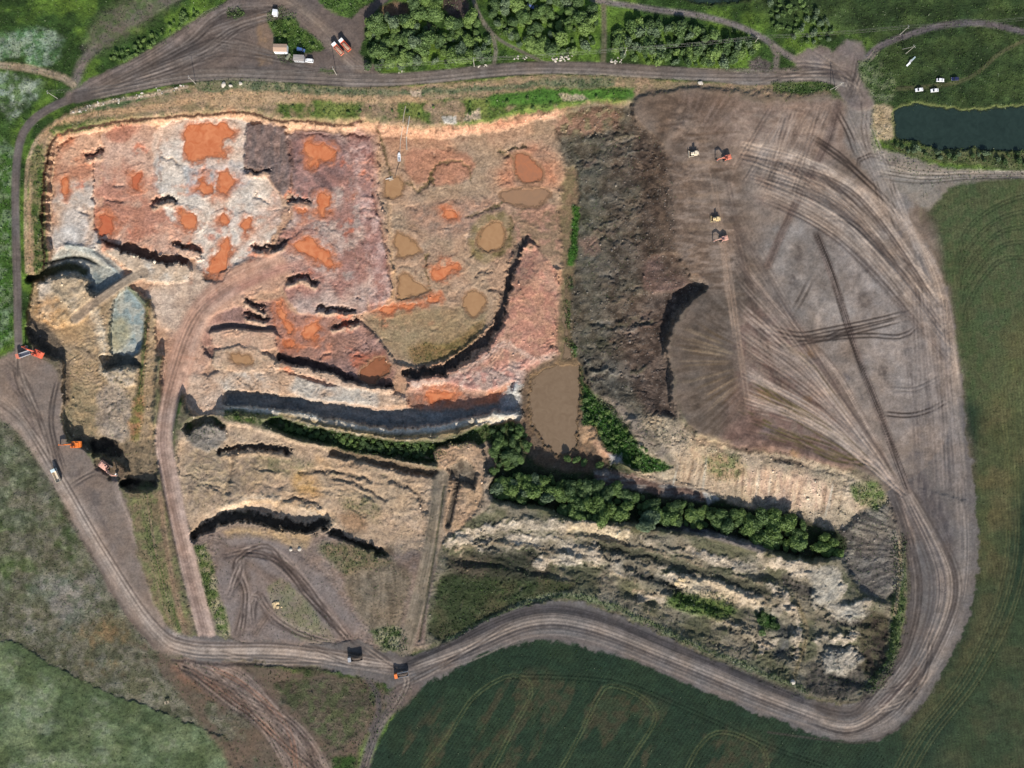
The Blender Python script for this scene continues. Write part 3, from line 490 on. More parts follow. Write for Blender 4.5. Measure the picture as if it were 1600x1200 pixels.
# ---- spoil heap: rubble slope, levelled top; cloud darkening mixed into the soil colours
SPL = [(985, 166), (1000, 152), (1050, 140), (1110, 138), (1200, 148), (1290, 145), (1330, 160), (1362, 160), (1366, 230), (1440, 300), (1450, 340), (1475, 430), (1500, 600), (1512, 760), (1420, 840), (1385, 780), (1350, 740), (1250, 715), (1150, 700), (1100, 690), (1060, 650), (1045, 600), (1045, 530), (1066, 480), (1100, 446), (1060, 410), (1050, 330), (1040, 240), (1000, 200)]
poly([(876, 180), (985, 164), (1040, 190), (1060, 320), (1070, 410), (1110, 440), (1060, 500), (1052, 600), (1064, 660), (1010, 660), (950, 640), (910, 590), (884, 520), (880, 400), (890, 300)], (88, 80, 67), (104, 96, 82), N_fine, plane=lambda X, Y: -12.0 + np.clip((X - 890) / 165, 0, 1) * 14.4, zw=14, feather=6, reg=SPOIL, rough=.55, grass=.05)
poly([(900, 200), (980, 190), (1000, 300), (990, 420), (980, 560), (940, 590), (900, 500), (900, 300)], (74, 76, 58), (98, 95, 82), N_fine, feather=14, op=.8, cut=(N_mid, .4, .6), grass=.2)
poly([(900, 230), (990, 220), (1000, 330), (930, 330)], (112, 107, 97), (84, 82, 71), N_fine, feather=14, op=.7, cut=(N_mid, .45, .62))
poly([(905, 400), (960, 405), (960, 440), (920, 445)], (122, 118, 109), (84, 82, 70), N_fine, feather=10, op=.7)
poly([(905, 560), (950, 540), (985, 560), (990, 630), (950, 640), (915, 600)], (80, 77, 70), (114, 108, 97), N_fine, feather=10, op=.6)
poly([(905, 375), (930, 370), (940, 395), (912, 400)], (126, 104, 90), feather=6); poly([(870, 180), (960, 172), (960, 200), (880, 210)], (168, 130, 108), (140, 124, 92), N_fine, feather=10, op=.8)
poly([(990, 170), (1040, 180), (1065, 300), (1080, 410), (1000, 430), (1000, 300)], (72, 60, 50), (92, 76, 64), N_fine, feather=10, warp=10, op=.9)
poly([(1010, 160), (1090, 170), (1100, 220), (1060, 260), (1010, 230)], (84, 68, 56), (104, 88, 72), N_fine, feather=12, op=.8)
poly([(985, 480), (1050, 440), (1090, 446), (1046, 520), (1050, 600), (1060, 660), (1010, 640), (975, 560)], (78, 64, 56), (98, 82, 72), N_fine, feather=8, op=.9)
poly([(972, 500), (1010, 462), (1060, 440), (1100, 446), (1050, 520), (1052, 600), (1064, 662), (1020, 640), (980, 570)], z=-4.4, zw=40, feather=8, grass=0)
poly([(950, 200), (1010, 190), (1030, 320), (1020, 450), (1000, 560), (960, 600), (940, 480), (950, 330)], (84, 70, 60), (106, 92, 80), N_fine, feather=26, warp=14, op=.75, cut=(N_mid, .25, .5))
for i in range(40):
    x = rnd.uniform(905, 1000); y = rnd.uniform(210, 600)
    stroke([(x, y), (x + rnd.uniform(14, 46), y + rnd.uniform(-16, 4))], rnd.uniform(2, 5), rnd.choice([(148, 140, 128), (136, 126, 114), (70, 62, 52), (78, 80, 58), (124, 98, 86)]), op=rnd.uniform(.3, .6), feather=3, warp=6, fine=7, fade=8, dz=rnd.choice([-.7, .6]), zw=4)
poly([(1010, 405), (1070, 400), (1072, 445), (1030, 460), (1008, 450)], (122, 98, 88), (106, 86, 76), N_y, feather=5, z=-1.5, zw=6)
poly(SPL, (136, 119, 105), (120, 104, 91), N_mid, plane=lambda X, Y: 2.6 - 2.6 * sstep(1180, 1440, X) - 1.2 * sstep(300, 150, Y) + 1.2 * np.exp(-((X - 1090) / 60) ** 2 - ((Y - 540) / 90) ** 2), zw=9, feather=14, warp=9, reg=TOP, rough=.12, grass=0)
poly([(1000, 170), (1060, 160), (1090, 200), (1085, 300), (1096, 420), (1050, 440), (1010, 420), (1005, 300)], (82, 67, 56), (100, 83, 69), N_fine, feather=22, warp=12, op=.9, rough=.45, cut=(N_mid, .25, .5))
poly([(1005, 150), (1080, 145), (1140, 160), (1100, 190), (1030, 200)], (98, 80, 66), (116, 96, 80), N_y, feather=16, op=.8)
poly([(1150, 170), (1290, 160), (1330, 190), (1290, 260), (1200, 260), (1140, 240)], (150, 128, 114), (134, 112, 98), N_y, feather=20)
poly([(1180, 250), (1300, 270), (1400, 350), (1470, 500), (1490, 700), (1440, 800), (1380, 740), (1300, 640), (1200, 560), (1170, 420)], (142, 128, 117), (122, 110, 101), N_mid, feather=26, warp=20)
poly([(1120, 380), (1180, 420), (1220, 540), (1240, 640), (1150, 690), (1080, 650), (1060, 560), (1080, 480)], (96, 84, 74), (110, 98, 88), N_y, feather=20)
poly([(1160, 580), (1260, 640), (1340, 700), (1330, 735), (1200, 715), (1130, 690)], (112, 88, 78), (132, 106, 94), N_fine, feather=12, op=.9)
poly([(1325, 165), (1362, 165), (1370, 250), (1430, 320), (1400, 330), (1350, 260), (1320, 220)], (136, 128, 120), (122, 114, 108), N_fine, feather=8)
poly([(1370, 235), (1420, 244), (1470, 262), (1540, 266), (1640, 268), (1640, 276), (1530, 280), (1480, 294), (1452, 330), (1420, 310), (1380, 280)], (148, 137, 125), (128, 120, 110), N_fine, feather=4, reg=TRACK)
for i in range(46):                                   # damp stains
    x = rnd.uniform(1190, 1470); y = rnd.uniform(280, 740); r = rnd.uniform(5, 15)
    if (x - 1190) * .9 + 250 > y + 260: continue
    poly([(x + r * math.cos(a) * rnd.uniform(.6, 1.2), y + 1.4 * r * math.sin(a) * rnd.uniform(.6, 1.2)) for a in [j * 1.05 for j in range(6)]], (88, 82, 82), feather=5, warp=8, fine=6, op=rnd.uniform(.3, .7), cut=(N_fine, .35, .6))
# raking streaks of the dozers, square to the tip edge
def spoke(cx, cy, sc, seed): return fbm(np.arctan2(GY - cy, GX - cx) * sc, np.hypot(GX - cx, GY - cy) / 90, 1.0, 3, seed)
poly([(1050, 480), (1110, 450), (1160, 480), (1170, 560), (1170, 640), (1110, 680), (1060, 640), (1048, 560)], (84, 73, 63), (108, 96, 86), spoke(1210, 560, 26, 190), feather=12, op=.55)
poly([(1050, 190), (1150, 200), (1150, 440), (1100, 440), (1060, 400)], (112, 95, 82), (144, 126, 112), N_y, feather=12, op=.8)
poly([(1070, 145), (1150, 150), (1200, 200), (1150, 230), (1090, 190)], (110, 90, 76), (134, 112, 98), spoke(1060, 260, 22, 195), feather=14, op=.7)
# south slope of the heap
poly([(1060, 655), (1110, 692), (1200, 712), (1260, 720), (1340, 745), (1390, 785), (1345, 800), (1315, 828), (1240, 808), (1150, 788), (1110, 772), (1060, 756), (1000, 744), (985, 690), (1000, 650)], (180, 160, 136), (160, 145, 122), N_mid, plane=lambda X, Y: -1.5 - 7.5 * sstep(0, 80, (Y - 690) - (X - 1060) * .22), zw=12, feather=5, reg=SPOIL, rough=.55)
poly([(1140, 740), (1220, 735), (1300, 760), (1290, 795), (1200, 785)], (206, 180, 152), (184, 154, 132), N_x, feather=12, op=.85)
poly([(1080, 680), (1140, 695), (1130, 720), (1080, 716)], (206, 182, 148), (176, 150, 122), N_fine, feather=8, op=.8)
poly([(1100, 715), (1150, 710), (1170, 740), (1120, 750)], (116, 122, 72), (150, 128, 96), N_fine, feather=8, op=.8, grass=.6)
poly([(1330, 760), (1362, 750), (1385, 775), (1370, 800), (1345, 790)], (86, 106, 52), (120, 116, 86), N_fine, feather=5, op=.9, grass=.8)
stroke([(1066, 660), (1100, 690), (1140, 698), (1200, 712), (1290, 735)], 6, (70, 58, 50), op=.8, fine=5, dash=16, dz=-.6, zw=4)
for i in range(46):
    x = rnd.uniform(1060, 1320); y0 = 700 + (x - 1060) * .2
    stroke([(x, y0 + rnd.uniform(0, 18)), (x - rnd.uniform(4, 14), y0 + rnd.uniform(38, 66))], rnd.uniform(1.6, 3.5), rnd.choice([(206, 176, 144), (190, 190, 178), (120, 98, 80), (110, 92, 74)]), op=rnd.uniform(.3, .6), feather=1.6, fade=14, dz=rnd.choice([-.35, .2]), zw=2)
# green bank above the pond
poly([(905, 595), (920, 610), (950, 630), (985, 665), (1000, 700), (1048, 728), (1010, 738), (970, 720), (940, 690), (912, 650)], (58, 92, 36), (48, 80, 32), N_fine, plane=lambda X, Y: -12 + np.clip((X - 905) / 100, 0, 1) * 5, zw=8, feather=4, grass=1.2, rough=.5, reg=SPOIL)
poly([(930, 620), (985, 640), (1040, 700), (1060, 735), (1000, 690), (960, 650)], (140, 126, 112), (110, 100, 86), N_fine, feather=6, rough=.8)
poly([(902, 668), (930, 668), (936, 690), (912, 694)], (172, 140, 108), feather=4); poly([(950, 710), (972, 712), (972, 724), (955, 724)], (176, 172, 168), feather=3)
# damp gully along the foot of the rubble
poly([(874, 290), (900, 260), (905, 330), (896, 420), (892, 540), (880, 560), (872, 520), (878, 420)], (142, 118, 92), (120, 106, 78), N_fine, z=-12.6, zw=10, feather=5, reg=PIT, rough=.2)
stroke([(900, 325), (898, 370), (893, 410)], 11, (56, 96, 30), (70, 112, 40), streak=.4, feather=3, fine=4, grass=1.2, dz=.6, zw=3)
stroke([(887, 472), (886, 500), (886, 512)], 9, (44, 84, 32), feather=3, fine=3, grass=1.2); stroke([(882, 530), (896, 545), (896, 556)], 8, (48, 84, 34), feather=3, fine=4, grass=1.2); stroke([(888, 436), (890, 448)], 12, (50, 70, 54), feather=3, grass=1)
stroke([(905, 575), (912, 620), (915, 660)], 9, (48, 74, 36), feather=3, fine=4, grass=1.1)
# ---- roads
WESTR = [(30, 560), (28, 520), (27, 450), (25, 380), (24, 300), (27, 245), (36, 208), (58, 182), (92, 162), (130, 148)]
stroke(WESTR, 13, (116, 106, 100), (98, 90, 86), streak=.9, feather=2, zlev=None, reg=ROAD, rough=.05, grass=0)
YARD = [(112, 152), (140, 125), (190, 104), (240, 78), (300, 40), (345, 10), (380, -20), (560, -20), (520, 20), (545, 28), (575, 5), (600, -20), (612, -10), (575, 30), (566, 70), (566, 112), (600, 116), (590, 128), (540, 130), (470, 126), (400, 118), (300, 124), (200, 140), (130, 158)]
poly(YARD, (114, 101, 93), (98, 87, 81), N_fine, feather=3, warp=4, reg=ROAD, rough=.1, grass=0, smooth=False, z=0, zw=6)
poly([(497, -20), (560, -20), (576, 0), (560, 16), (540, 24), (520, 18), (500, 6)], (66, 92, 40), (84, 110, 52), N_fine, feather=3, grass=.9, reg=MEADOW)
poly([(402, 12), (414, 20), (424, 60), (424, 100), (404, 104)], (146, 120, 96), (124, 104, 88), N_fine, feather=5)
poly([(415, 16), (440, 10), (460, 20), (470, 42), (496, 60), (508, 74), (490, 84), (470, 84), (462, 98), (440, 96), (430, 84), (424, 50)], (64, 92, 38), (80, 102, 48), N_fine, feather=3, grass=.8, reg=MEADOW)
poly([(352, 15), (378, 10), (384, 24), (356, 28)], (60, 84, 42), feather=3, grass=1.2)
poly([(500, 108), (520, 108), (528, 118), (506, 118)], (74, 96, 50), feather=3, grass=.8)
stroke([(110, 150), (170, 120), (240, 82), (310, 36), (370, 5)], 16, (128, 114, 106), (98, 88, 82), streak=1.2, feather=4, reg=ROAD)
stroke([(430, -5), (470, 20), (510, 55), (550, 95), (580, 115)], 24, (138, 122, 108), (112, 98, 90), streak=1, feather=6, reg=ROAD)
stroke([(300, 118), (340, 100), (390, 80), (395, 50), (370, 40)], 10, (112, 100, 92), (128, 114, 106), streak=1, feather=5, op=.7)
for x, y, r in ((296, 62, 8), (304, 96, 7), (330, 66, 5), (350, 70, 8), (128, 75, 5), (245, 93, 5), (140, 80, 4)):
    poly([(x + r * math.cos(a), y + r * math.sin(a)) for a in [j * 1.05 for j in range(6)]], (78, 70, 66), feather=4, op=.7)
stroke([(118, 128), (128, 100), (148, 75), (175, 52), (220, 25), (300, -20)], 15, (120, 110, 102), (100, 92, 86), streak=1, feather=5, reg=TRACK)
poly([(135, 80), (150, 30), (200, 0), (290, -20), (250, 20), (200, 55), (160, 80)], (114, 106, 92), (90, 98, 68), N_fine, feather=14, op=.8, reg=TRACK)
stroke([(-60, 100), (0, 102), (50, 108), (100, 122), (114, 132)], 11, (172, 152, 126), (140, 124, 104), streak=.8, feather=3, reg=TRACK)
stroke([(736, -30), (740, 0), (752, 30), (768, 52), (775, 80), (772, 100)], 6, (132, 122, 110), (104, 100, 80), streak=1, sfreq=1.5, feather=2, reg=TRACK)
stroke([(756, 38), (780, 62), (810, 78), (850, 98)], 5, (120, 112, 100), (100, 96, 80), streak=1, feather=2, reg=TRACK)
stroke([(900, -20), (930, 0), (980, 8), (1030, 16), (1080, 22), (1140, 36), (1190, 58), (1230, 86), (1270, 104)], 9, (138, 128, 122), (108, 100, 100), streak=1.2, feather=3, reg=TRACK)
stroke([(943, 10), (944, 50), (942, 96)], 8, (118, 108, 90), (92, 96, 62), streak=1, feather=3, reg=TRACK)
stroke([(1205, 68), (1214, 85), (1212, 108)], 9, (128, 118, 108), (104, 96, 88), streak=1, feather=3, reg=TRACK)
stroke([(1330, 108), (1352, 92), (1375, 72), (1420, 54), (1470, 40), (1530, 36), (1600, 50), (1700, 80)], 10, (108, 100, 100), (86, 80, 80), streak=1.1, feather=3, reg=TRACK)
stroke([(1365, 138), (1420, 138), (1490, 130), (1530, 112), (1555, 88), (1590, 68), (1660, 40)], 6, (98, 94, 68), (70, 78, 44), streak=1, sfreq=1.6, feather=2.5, reg=TRACK)
poly([(1170, 95), (1190, 88), (1205, 100), (1202, 112), (1172, 112)], (98, 88, 82), (118, 106, 98), N_fine, feather=4)
poly([(1236, 96), (1262, 76), (1280, 72), (1300, 82), (1322, 62), (1345, 66), (1350, 90), (1372, 112), (1374, 140), (1364, 168), (1330, 170), (1312, 140), (1300, 116), (1260, 112)], (132, 120, 112), (118, 106, 100), N_fine, feather=4, warp=6, reg=ROAD, rough=.12, grass=0, z=0, zw=5)
poly([(1315, 118), (1345, 118), (1348, 145), (1320, 150)], (96, 86, 80), (120, 108, 98), N_fine, feather=7, op=.7)
NORTHR = [(120, 152), (170, 140), (230, 130), (300, 118), (380, 113), (450, 119), (540, 127), (620, 124), (700, 118), (770, 111), (840, 106), (920, 106), (1000, 110), (1090, 116), (1170, 124), (1230, 121), (1280, 118), (1320, 128)]
stroke(NORTHR, 19, (100, 91, 86), (82, 75, 72), streak=1.0, feather=2.5, reg=ROAD, rough=.06, grass=0, zlev=0, zw=4)
stroke([(a, b + 4.5) for a, b in NORTHR[6:]], 7, (150, 140, 131), (122, 115, 108), streak=.8, feather=2.5, op=.95)
stroke([(1200, 118), (1250, 106), (1290, 106), (1318, 122)], 8, (84, 74, 70), feather=4, op=.7)
poly([(1205, 132), (1290, 128), (1306, 140), (1250, 146), (1208, 145)], (62, 82, 42), (90, 98, 62), N_fine, feather=3, grass=.8, reg=BANK)
poly([(44, 500), (70, 505), (100, 545), (112, 600), (100, 640), (84, 590), (50, 560)], (126, 110, 92), (108, 94, 78), N_fine, feather=4, warp=4, reg=WEST, grass=0, op=.9, cut=(N_mid, .2, .4))
# left haul yard and ramp
poly([(-60, 560), (0, 560), (28, 540), (60, 556), (92, 590), (96, 650), (104, 690), (130, 700), (150, 730), (176, 752), (196, 780), (218, 860), (248, 955), (290, 1010), (250, 1022), (205, 968), (130, 850), (92, 775), (52, 705), (0, 652), (-60, 620)], (138, 122, 110), (122, 108, 98), N_fine, feather=4, warp=5, z=0, zw=8, reg=ROAD, rough=.12, grass=0)
stroke([(-40, 605), (20, 645), (70, 715), (108, 775), (160, 860), (210, 940), (262, 1000), (310, 1016)], 26, (164, 146, 132), (142, 126, 114), streak=1.0, feather=6, reg=ROAD, rough=.05)
stroke([(40, 590), (50, 640), (68, 700)], 8, (156, 138, 124), (128, 114, 104), streak=1, feather=4); stroke([(10, 580), (30, 620), (60, 690)], 7, (110, 98, 94), (132, 118, 108), streak=1, feather=4, op=.8)
stroke([(178, 745), (190, 790), (215, 850), (236, 920), (262, 985), (290, 1008)], 9, (160, 142, 128), (134, 118, 108), streak=1, feather=3, reg=ROAD)
stroke([(100, 800), (150, 880), (200, 960), (240, 1010)], 5, (98, 84, 76), op=.6, feather=3, warp=3)
stroke([(120, 740), (150, 800), (190, 880)], 12, (114, 102, 96), (134, 120, 110), streak=1.2, feather=5, op=.7)
poly([(140, 765), (158, 770), (160, 790), (146, 786)], (96, 88, 84), feather=5, op=.7)
poly([(205, 762), (245, 756), (262, 830), (300, 990), (280, 1004), (240, 940), (215, 850)], (130, 116, 90), (112, 112, 76), N_fine, feather=4, reg=BANK, grass=.2, rough=.3)
stroke([(226, 770), (236, 840), (252, 910), (275, 985)], 15, (140, 124, 98), (96, 108, 62), streak=1.2, feather=3, grass=.5, dz=.9, zw=4, reg=BANK)
stroke([(250, 770), (258, 840), (272, 920), (290, 990)], 9, (150, 128, 104), (120, 100, 80), streak=1, feather=3, reg=BANK)
stroke([(326, 1004), (312, 950), (294, 880), (276, 800), (264, 740), (256, 690), (262, 640), (276, 580), (296, 520)], 27, (200, 173, 157), (178, 153, 138), streak=1.1, feather=3, zlev=(0, -6.8), zw=8, reg=ROAD, rough=.05, grass=0)
stroke([(272, 600), (290, 540), (320, 480), (370, 440), (430, 415)], 40, (202, 162, 138), (184, 144, 122), streak=1.1, feather=8, reg=ROAD, zlev=(-5.9, -7.3), zw=22, rough=.08)
poly([(266, 545), (300, 540), (316, 555), (290, 562)], (204, 130, 88), (190, 140, 110), N_fine, feather=6, op=.6, cut=(N_mid, .4, .6))
stroke([(330, 470), (380, 445), (440, 420), (480, 410)], 14, (196, 150, 130), (170, 124, 110), streak=1.2, feather=6, op=.8)
stroke([(360, 400), (400, 360), (440, 332), (470, 322)], 8, (206, 164, 138), (180, 140, 120), streak=1, feather=5, op=.8)
# lower haul road and ring road, cloud darkening painted into their greys
LOW = [(262, 990), (300, 1006), (360, 1012), (450, 1016), (540, 1030), (600, 1042), (650, 1046), (700, 1030), (750, 1004), (800, 984), (860, 974), (920, 980), (990, 1004), (1080, 1042), (1170, 1080), (1260, 1118), (1330, 1130)]
poly([(270, 1000), (320, 996), (400, 1004), (480, 1006), (556, 1000), (574, 1006), (620, 1022), (670, 1018), (730, 988), (800, 954), (860, 940), (920, 946), (990, 970), (1080, 1016), (1170, 1056), (1260, 1092), (1310, 1102), (1360, 1090), (1396, 1050), (1416, 980), (1422, 900), (1414, 830), (1384, 770), (1420, 750), (1470, 700), (1488, 600), (1470, 470), (1440, 380), (1460, 400), (1482, 470), (1498, 560), (1512, 680), (1526, 800), (1526, 900), (1508, 980), (1472, 1052), (1432, 1112), (1384, 1150), (1340, 1160), (1280, 1150), (1180, 1112), (1080, 1072), (980, 1030), (900, 1008), (830, 1002), (770, 1018), (720, 1040), (670, 1068), (620, 1076), (560, 1056), (480, 1040), (380, 1034), (300, 1034)],
     (116, 109, 104), (98, 92, 89), N_fine, feather=2.5, warp=5, fine=5, z=0, zw=6, reg=ROAD, rough=.08, grass=0)
stroke(LOW[:8], 17, (146, 135, 128), (120, 110, 104), streak=1.2, feather=5, reg=ROAD)
stroke([(a, b + 7) for a, b in LOW[6:]], 15, (124, 118, 114), (98, 93, 91), streak=1.3, feather=4, reg=ROAD)
stroke([(640, 1036), (700, 1014), (760, 982), (820, 960), (880, 956), (960, 976), (1060, 1018), (1160, 1058), (1250, 1094)], 20, (56, 54, 55), (84, 79, 79), streak=1.7, feather=5, op=.95)
stroke([(660, 1062), (720, 1034), (780, 1004), (840, 994), (920, 1004), (1020, 1040), (1120, 1082), (1220, 1120), (1310, 1150)], 6, (98, 88, 84), (126, 114, 106), streak=1, feather=3, op=.7)
stroke([(1290, 1140), (1350, 1142), (1400, 1118), (1450, 1050), (1490, 970), (1506, 880), (1502, 760), (1486, 600), (1466, 480), (1440, 400)], 20, (146, 135, 126), (114, 106, 101), streak=1.5, feather=6, reg=ROAD)
stroke([(1300, 1112), (1350, 1104), (1398, 1062), (1424, 990), (1432, 900), (1420, 830), (1396, 780)], 14, (140, 130, 122), (108, 101, 96), streak=1.5, feather=5)
stroke([(1470, 840), (1478, 900), (1462, 960), (1440, 1010)], 15, (96, 90, 90), (124, 116, 110), streak=1.3, feather=6, op=.8)
stroke([(1380, 1100), (1410, 1076), (1432, 1050)], 17, (84, 70, 66), (112, 96, 88), streak=1.4, feather=4, op=.85)
stroke([(1200, 1150 - 6), (1290, 1156), (1350, 1160), (1400, 1140), (1440, 1104)], 3, (70, 64, 60), op=.7, feather=1.5)
stroke([(1404, 800), (1416, 860), (1420, 930), (1412, 1000), (1390, 1056)], 3, (72, 66, 62), op=.7, feather=1.5)
stroke([(270, 1030), (330, 1036), (420, 1038), (520, 1046)], 5, (78, 68, 64), op=.75, feather=2, fine=2, dz=-.4, zw=3)
stroke([(560, 1010), (590, 1022), (640, 1028)], 7, (92, 84, 80), op=.6, feather=4)
poly([(620, 1068), (660, 1066), (640, 1090), (612, 1110), (600, 1090)], (122, 108, 98), (104, 92, 86), N_fine, feather=6, reg=ROAD)
# ---- wheel tracks on the levelled spoil
poly([(1150, 175), (1240, 165), (1310, 185), (1290, 240), (1200, 240), (1140, 230)], (158, 138, 122), (140, 120, 106), N_y, feather=18, op=.8)
poly([(1180, 275), (1250, 250), (1290, 290), (1260, 330), (1190, 320)], (156, 138, 124), (128, 108, 96), N_fine, feather=12, op=.8)
poly([(1210, 360), (1270, 350), (1330, 470), (1330, 500), (1230, 520), (1205, 460)], (154, 143, 134), (124, 115, 108), N_mid, feather=18, op=.9)
poly([(1290, 330), (1350, 370), (1440, 500), (1460, 600), (1400, 690), (1370, 600), (1330, 480)], (158, 146, 137), (132, 122, 115), N_mid, feather=18, op=.9)
poly([(1150, 500), (1230, 490), (1330, 640), (1370, 720), (1330, 730), (1180, 640)], (140, 122, 110), (112, 92, 84), N_fine, feather=14, op=.75)
for x, y, rx, ry in ((1325, 300, 16, 12), (1365, 356, 10, 12), (1355, 425, 7, 8), (1350, 476, 12, 18), (1292, 345, 9, 9), (1246, 398, 12, 16), (1240, 440, 8, 8), (1382, 590, 14, 10), (1378, 575, 9, 16), (1322, 560, 10, 8), (1325, 660, 10, 8), (1205, 262, 20, 14), (1215, 258, 12, 9), (1395, 258, 9, 8), (1245, 640, 16, 12), (1260, 560, 14, 8), (1200, 500, 12, 8), (1420, 745, 9, 8), (1060, 190, 12, 9), (1045, 250, 10, 14), (1085, 360, 10, 9), (1095, 430, 7, 6)):
    poly([(x + rx * math.cos(a) * rnd.uniform(.6, 1.2), y + ry * math.sin(a) * rnd.uniform(.6, 1.2)) for a in [q * .9 for q in range(7)]], (82, 74, 70), feather=5, warp=9, fine=7, op=.75, cut=(N_fine, .3, .62))
for x, y in ((1195, 612), (1268, 550), (1262, 626), (1230, 640), (1240, 712)):
    poly([(x - 8, y - 5), (x + 6, y - 7), (x + 9, y + 5), (x - 5, y + 7)], (134, 104, 70), feather=4, warp=6, fine=5, op=.6)
LT = (184, 164, 146); LT2 = (148, 131, 117); DK = (50, 41, 37); DK2 = (104, 90, 82)
stroke([(1130, 232), (1200, 230), (1262, 250), (1322, 284), (1372, 312), (1412, 348), (1450, 402), (1472, 462), (1486, 540), (1500, 640)], 15, LT, LT2, streak=1.4, sfreq=1.8, feather=5, op=.9, fade=60)
stroke([(1150, 285), (1230, 314), (1290, 350), (1342, 386), (1384, 422), (1424, 474), (1456, 530), (1480, 600), (1496, 690)], 17, (174, 156, 140), LT2, streak=1.1, sfreq=1.8, feather=6, op=.85, fade=60)
stroke([(1140, 388), (1170, 430), (1205, 474), (1254, 524), (1306, 582), (1340, 640), (1380, 716), (1410, 780), (1424, 850)], 13, (174, 155, 140), (116, 101, 91), streak=1.5, sfreq=1.8, feather=4, op=.85, fade=50)
stroke([(1150, 520), (1230, 558), (1290, 600), (1332, 652), (1372, 712), (1402, 760), (1420, 820)], 13, (170, 151, 137), (112, 98, 89), streak=1.2, sfreq=1.8, feather=4, op=.8, fade=50)
stroke([(1150, 560), (1220, 616), (1300, 668), (1360, 715), (1400, 760), (1422, 830), (1430, 920)], 12, (168, 149, 135), (100, 87, 79), streak=1.3, sfreq=1.8, feather=4, op=.8, fade=50)
stroke([(1310, 162), (1296, 214), (1272, 262), (1246, 312), (1216, 376), (1200, 414)], 13, (92, 76, 68), (126, 108, 98), streak=1.3, sfreq=1.6, feather=3, op=.85, dz=-.1)
stroke([(1272, 356), (1300, 430), (1326, 512), (1346, 572), (1378, 656), (1410, 742), (1436, 812), (1452, 860)], 12, DK, (124, 110, 102), streak=1.6, sfreq=1.5, feather=2, op=.92, dz=-.2, zw=3, fade=15)
for p in ([(1254, 204), (1310, 241), (1345, 275), (1384, 312), (1420, 352)], [(1282, 272), (1330, 316), (1370, 364), (1412, 412), (1452, 462), (1462, 490)], [(1290, 340), (1320, 342), (1350, 362), (1390, 400), (1430, 440), (1454, 470)], [(1262, 212), (1330, 262), (1372, 300)], [(1382, 322), (1392, 350), (1402, 372)],
          [(1300, 160), (1325, 205), (1338, 240), (1352, 245)], [(1352, 165), (1350, 205), (1362, 250)]):
    ruts(p, .75, DK, gap=6.5, wd=2.3, seed=rnd.randint(0, 60), fade=35)
for p in ([(1190, 505), (1245, 522), (1300, 514), (1370, 500), (1424, 486)], [(1196, 516), (1260, 530), (1340, 517), (1418, 497)], [(1225, 540), (1300, 528), (1360, 524), (1405, 526), (1430, 512), (1422, 496)], [(1280, 536), (1310, 520), (1350, 510)]):
    ruts(p, .75, DK, gap=6, wd=2.2, seed=rnd.randint(0, 50), fade=35)
ruts([(1382, 646), (1420, 649), (1455, 640), (1478, 626)], .9, DK, gap=6, wd=2.0, fade=8)
ruts([(1385, 606), (1430, 608), (1465, 590)], .45, DK, gap=6, wd=1.6)
ruts([(1342, 270), (1342, 250), (1360, 242), (1382, 250), (1392, 274), (1398, 320)], .8, DK, gap=5, wd=2.2)
ruts([(1362, 262), (1372, 300), (1380, 330)], .5, DK)
ruts([(1270, 430), (1250, 470), (1236, 490)], .5, DK, gap=8, wd=3)
for p in ([(1165, 588), (1240, 634), (1310, 676), (1362, 716), (1400, 756)], [(1160, 600), (1230, 645), (1300, 690), (1350, 722)], [(1168, 655), (1232, 680), (1302, 710), (1356, 730), (1390, 756)], [(1150, 640), (1220, 672), (1300, 702), (1360, 726)], [(1170, 560), (1240, 590), (1300, 630), (1350, 690)], [(1190, 580), (1260, 620), (1320, 665), (1370, 720)], [(1160, 670), (1240, 696), (1320, 722)], [(1200, 530), (1260, 570), (1310, 620), (1350, 680)]):
    for q in range(2):
        ruts([(a + rnd.uniform(-7, 7), b + rnd.uniform(-6, 6)) for a, b in p], rnd.uniform(.5, .85), rnd.choice([DK, (96, 74, 64), (92, 82, 52)]), gap=rnd.uniform(4.5, 6.5), wd=rnd.uniform(1.6, 3.0), dash=rnd.choice([0, 14, 30]), seed=rnd.randint(0, 80), fade=40)
bundle([(1140, 300), (1150, 560)], [(1385, 725), (1410, 770)], 16, .3, mid=[(1230, 470), (1290, 650)])
bundle([(1130, 240), (1150, 420)], [(1180, 500), (1230, 640)], 12, .25)
bundle([(1160, 225), (1200, 300)], [(1470, 470), (1492, 560)], 16, .5, (186, 168, 152), mid=[(1330, 285), (1330, 385)], spread=.5)
bundle([(1150, 230), (1200, 320)], [(1460, 470), (1490, 580)], 14, .55, (84, 72, 66), mid=[(1330, 290), (1320, 395)], spread=.6)
bundle([(1150, 420), (1160, 640)], [(1388, 740), (1412, 775)], 18, .5, (182, 163, 148), mid=[(1270, 560), (1290, 680)], spread=.4)
bundle([(1300, 170), (1352, 170)], [(1390, 330), (1450, 420)], 10, .4, (176, 162, 150))
bundle([(1200, 170), (1300, 165)], [(1150, 280), (1240, 300)], 12, .35, (172, 154, 140))
bundle([(1110, 250), (1140, 420)], [(1140, 480), (1170, 640)], 14, .3, (158, 136, 118))
bundle([(1180, 250), (1280, 250)], [(1440, 420), (1480, 520)], 10, .25)
bundle([(1400, 430), (1480, 470)], [(1430, 760), (1505, 780)], 26, .22, (104, 94, 90))
bundle([(1420, 430), (1480, 470)], [(1440, 760), (1505, 780)], 12, .22, (166, 152, 142))
bundle([(1200, 170), (1300, 170)], [(1150, 260), (1250, 330)], 10, .25)
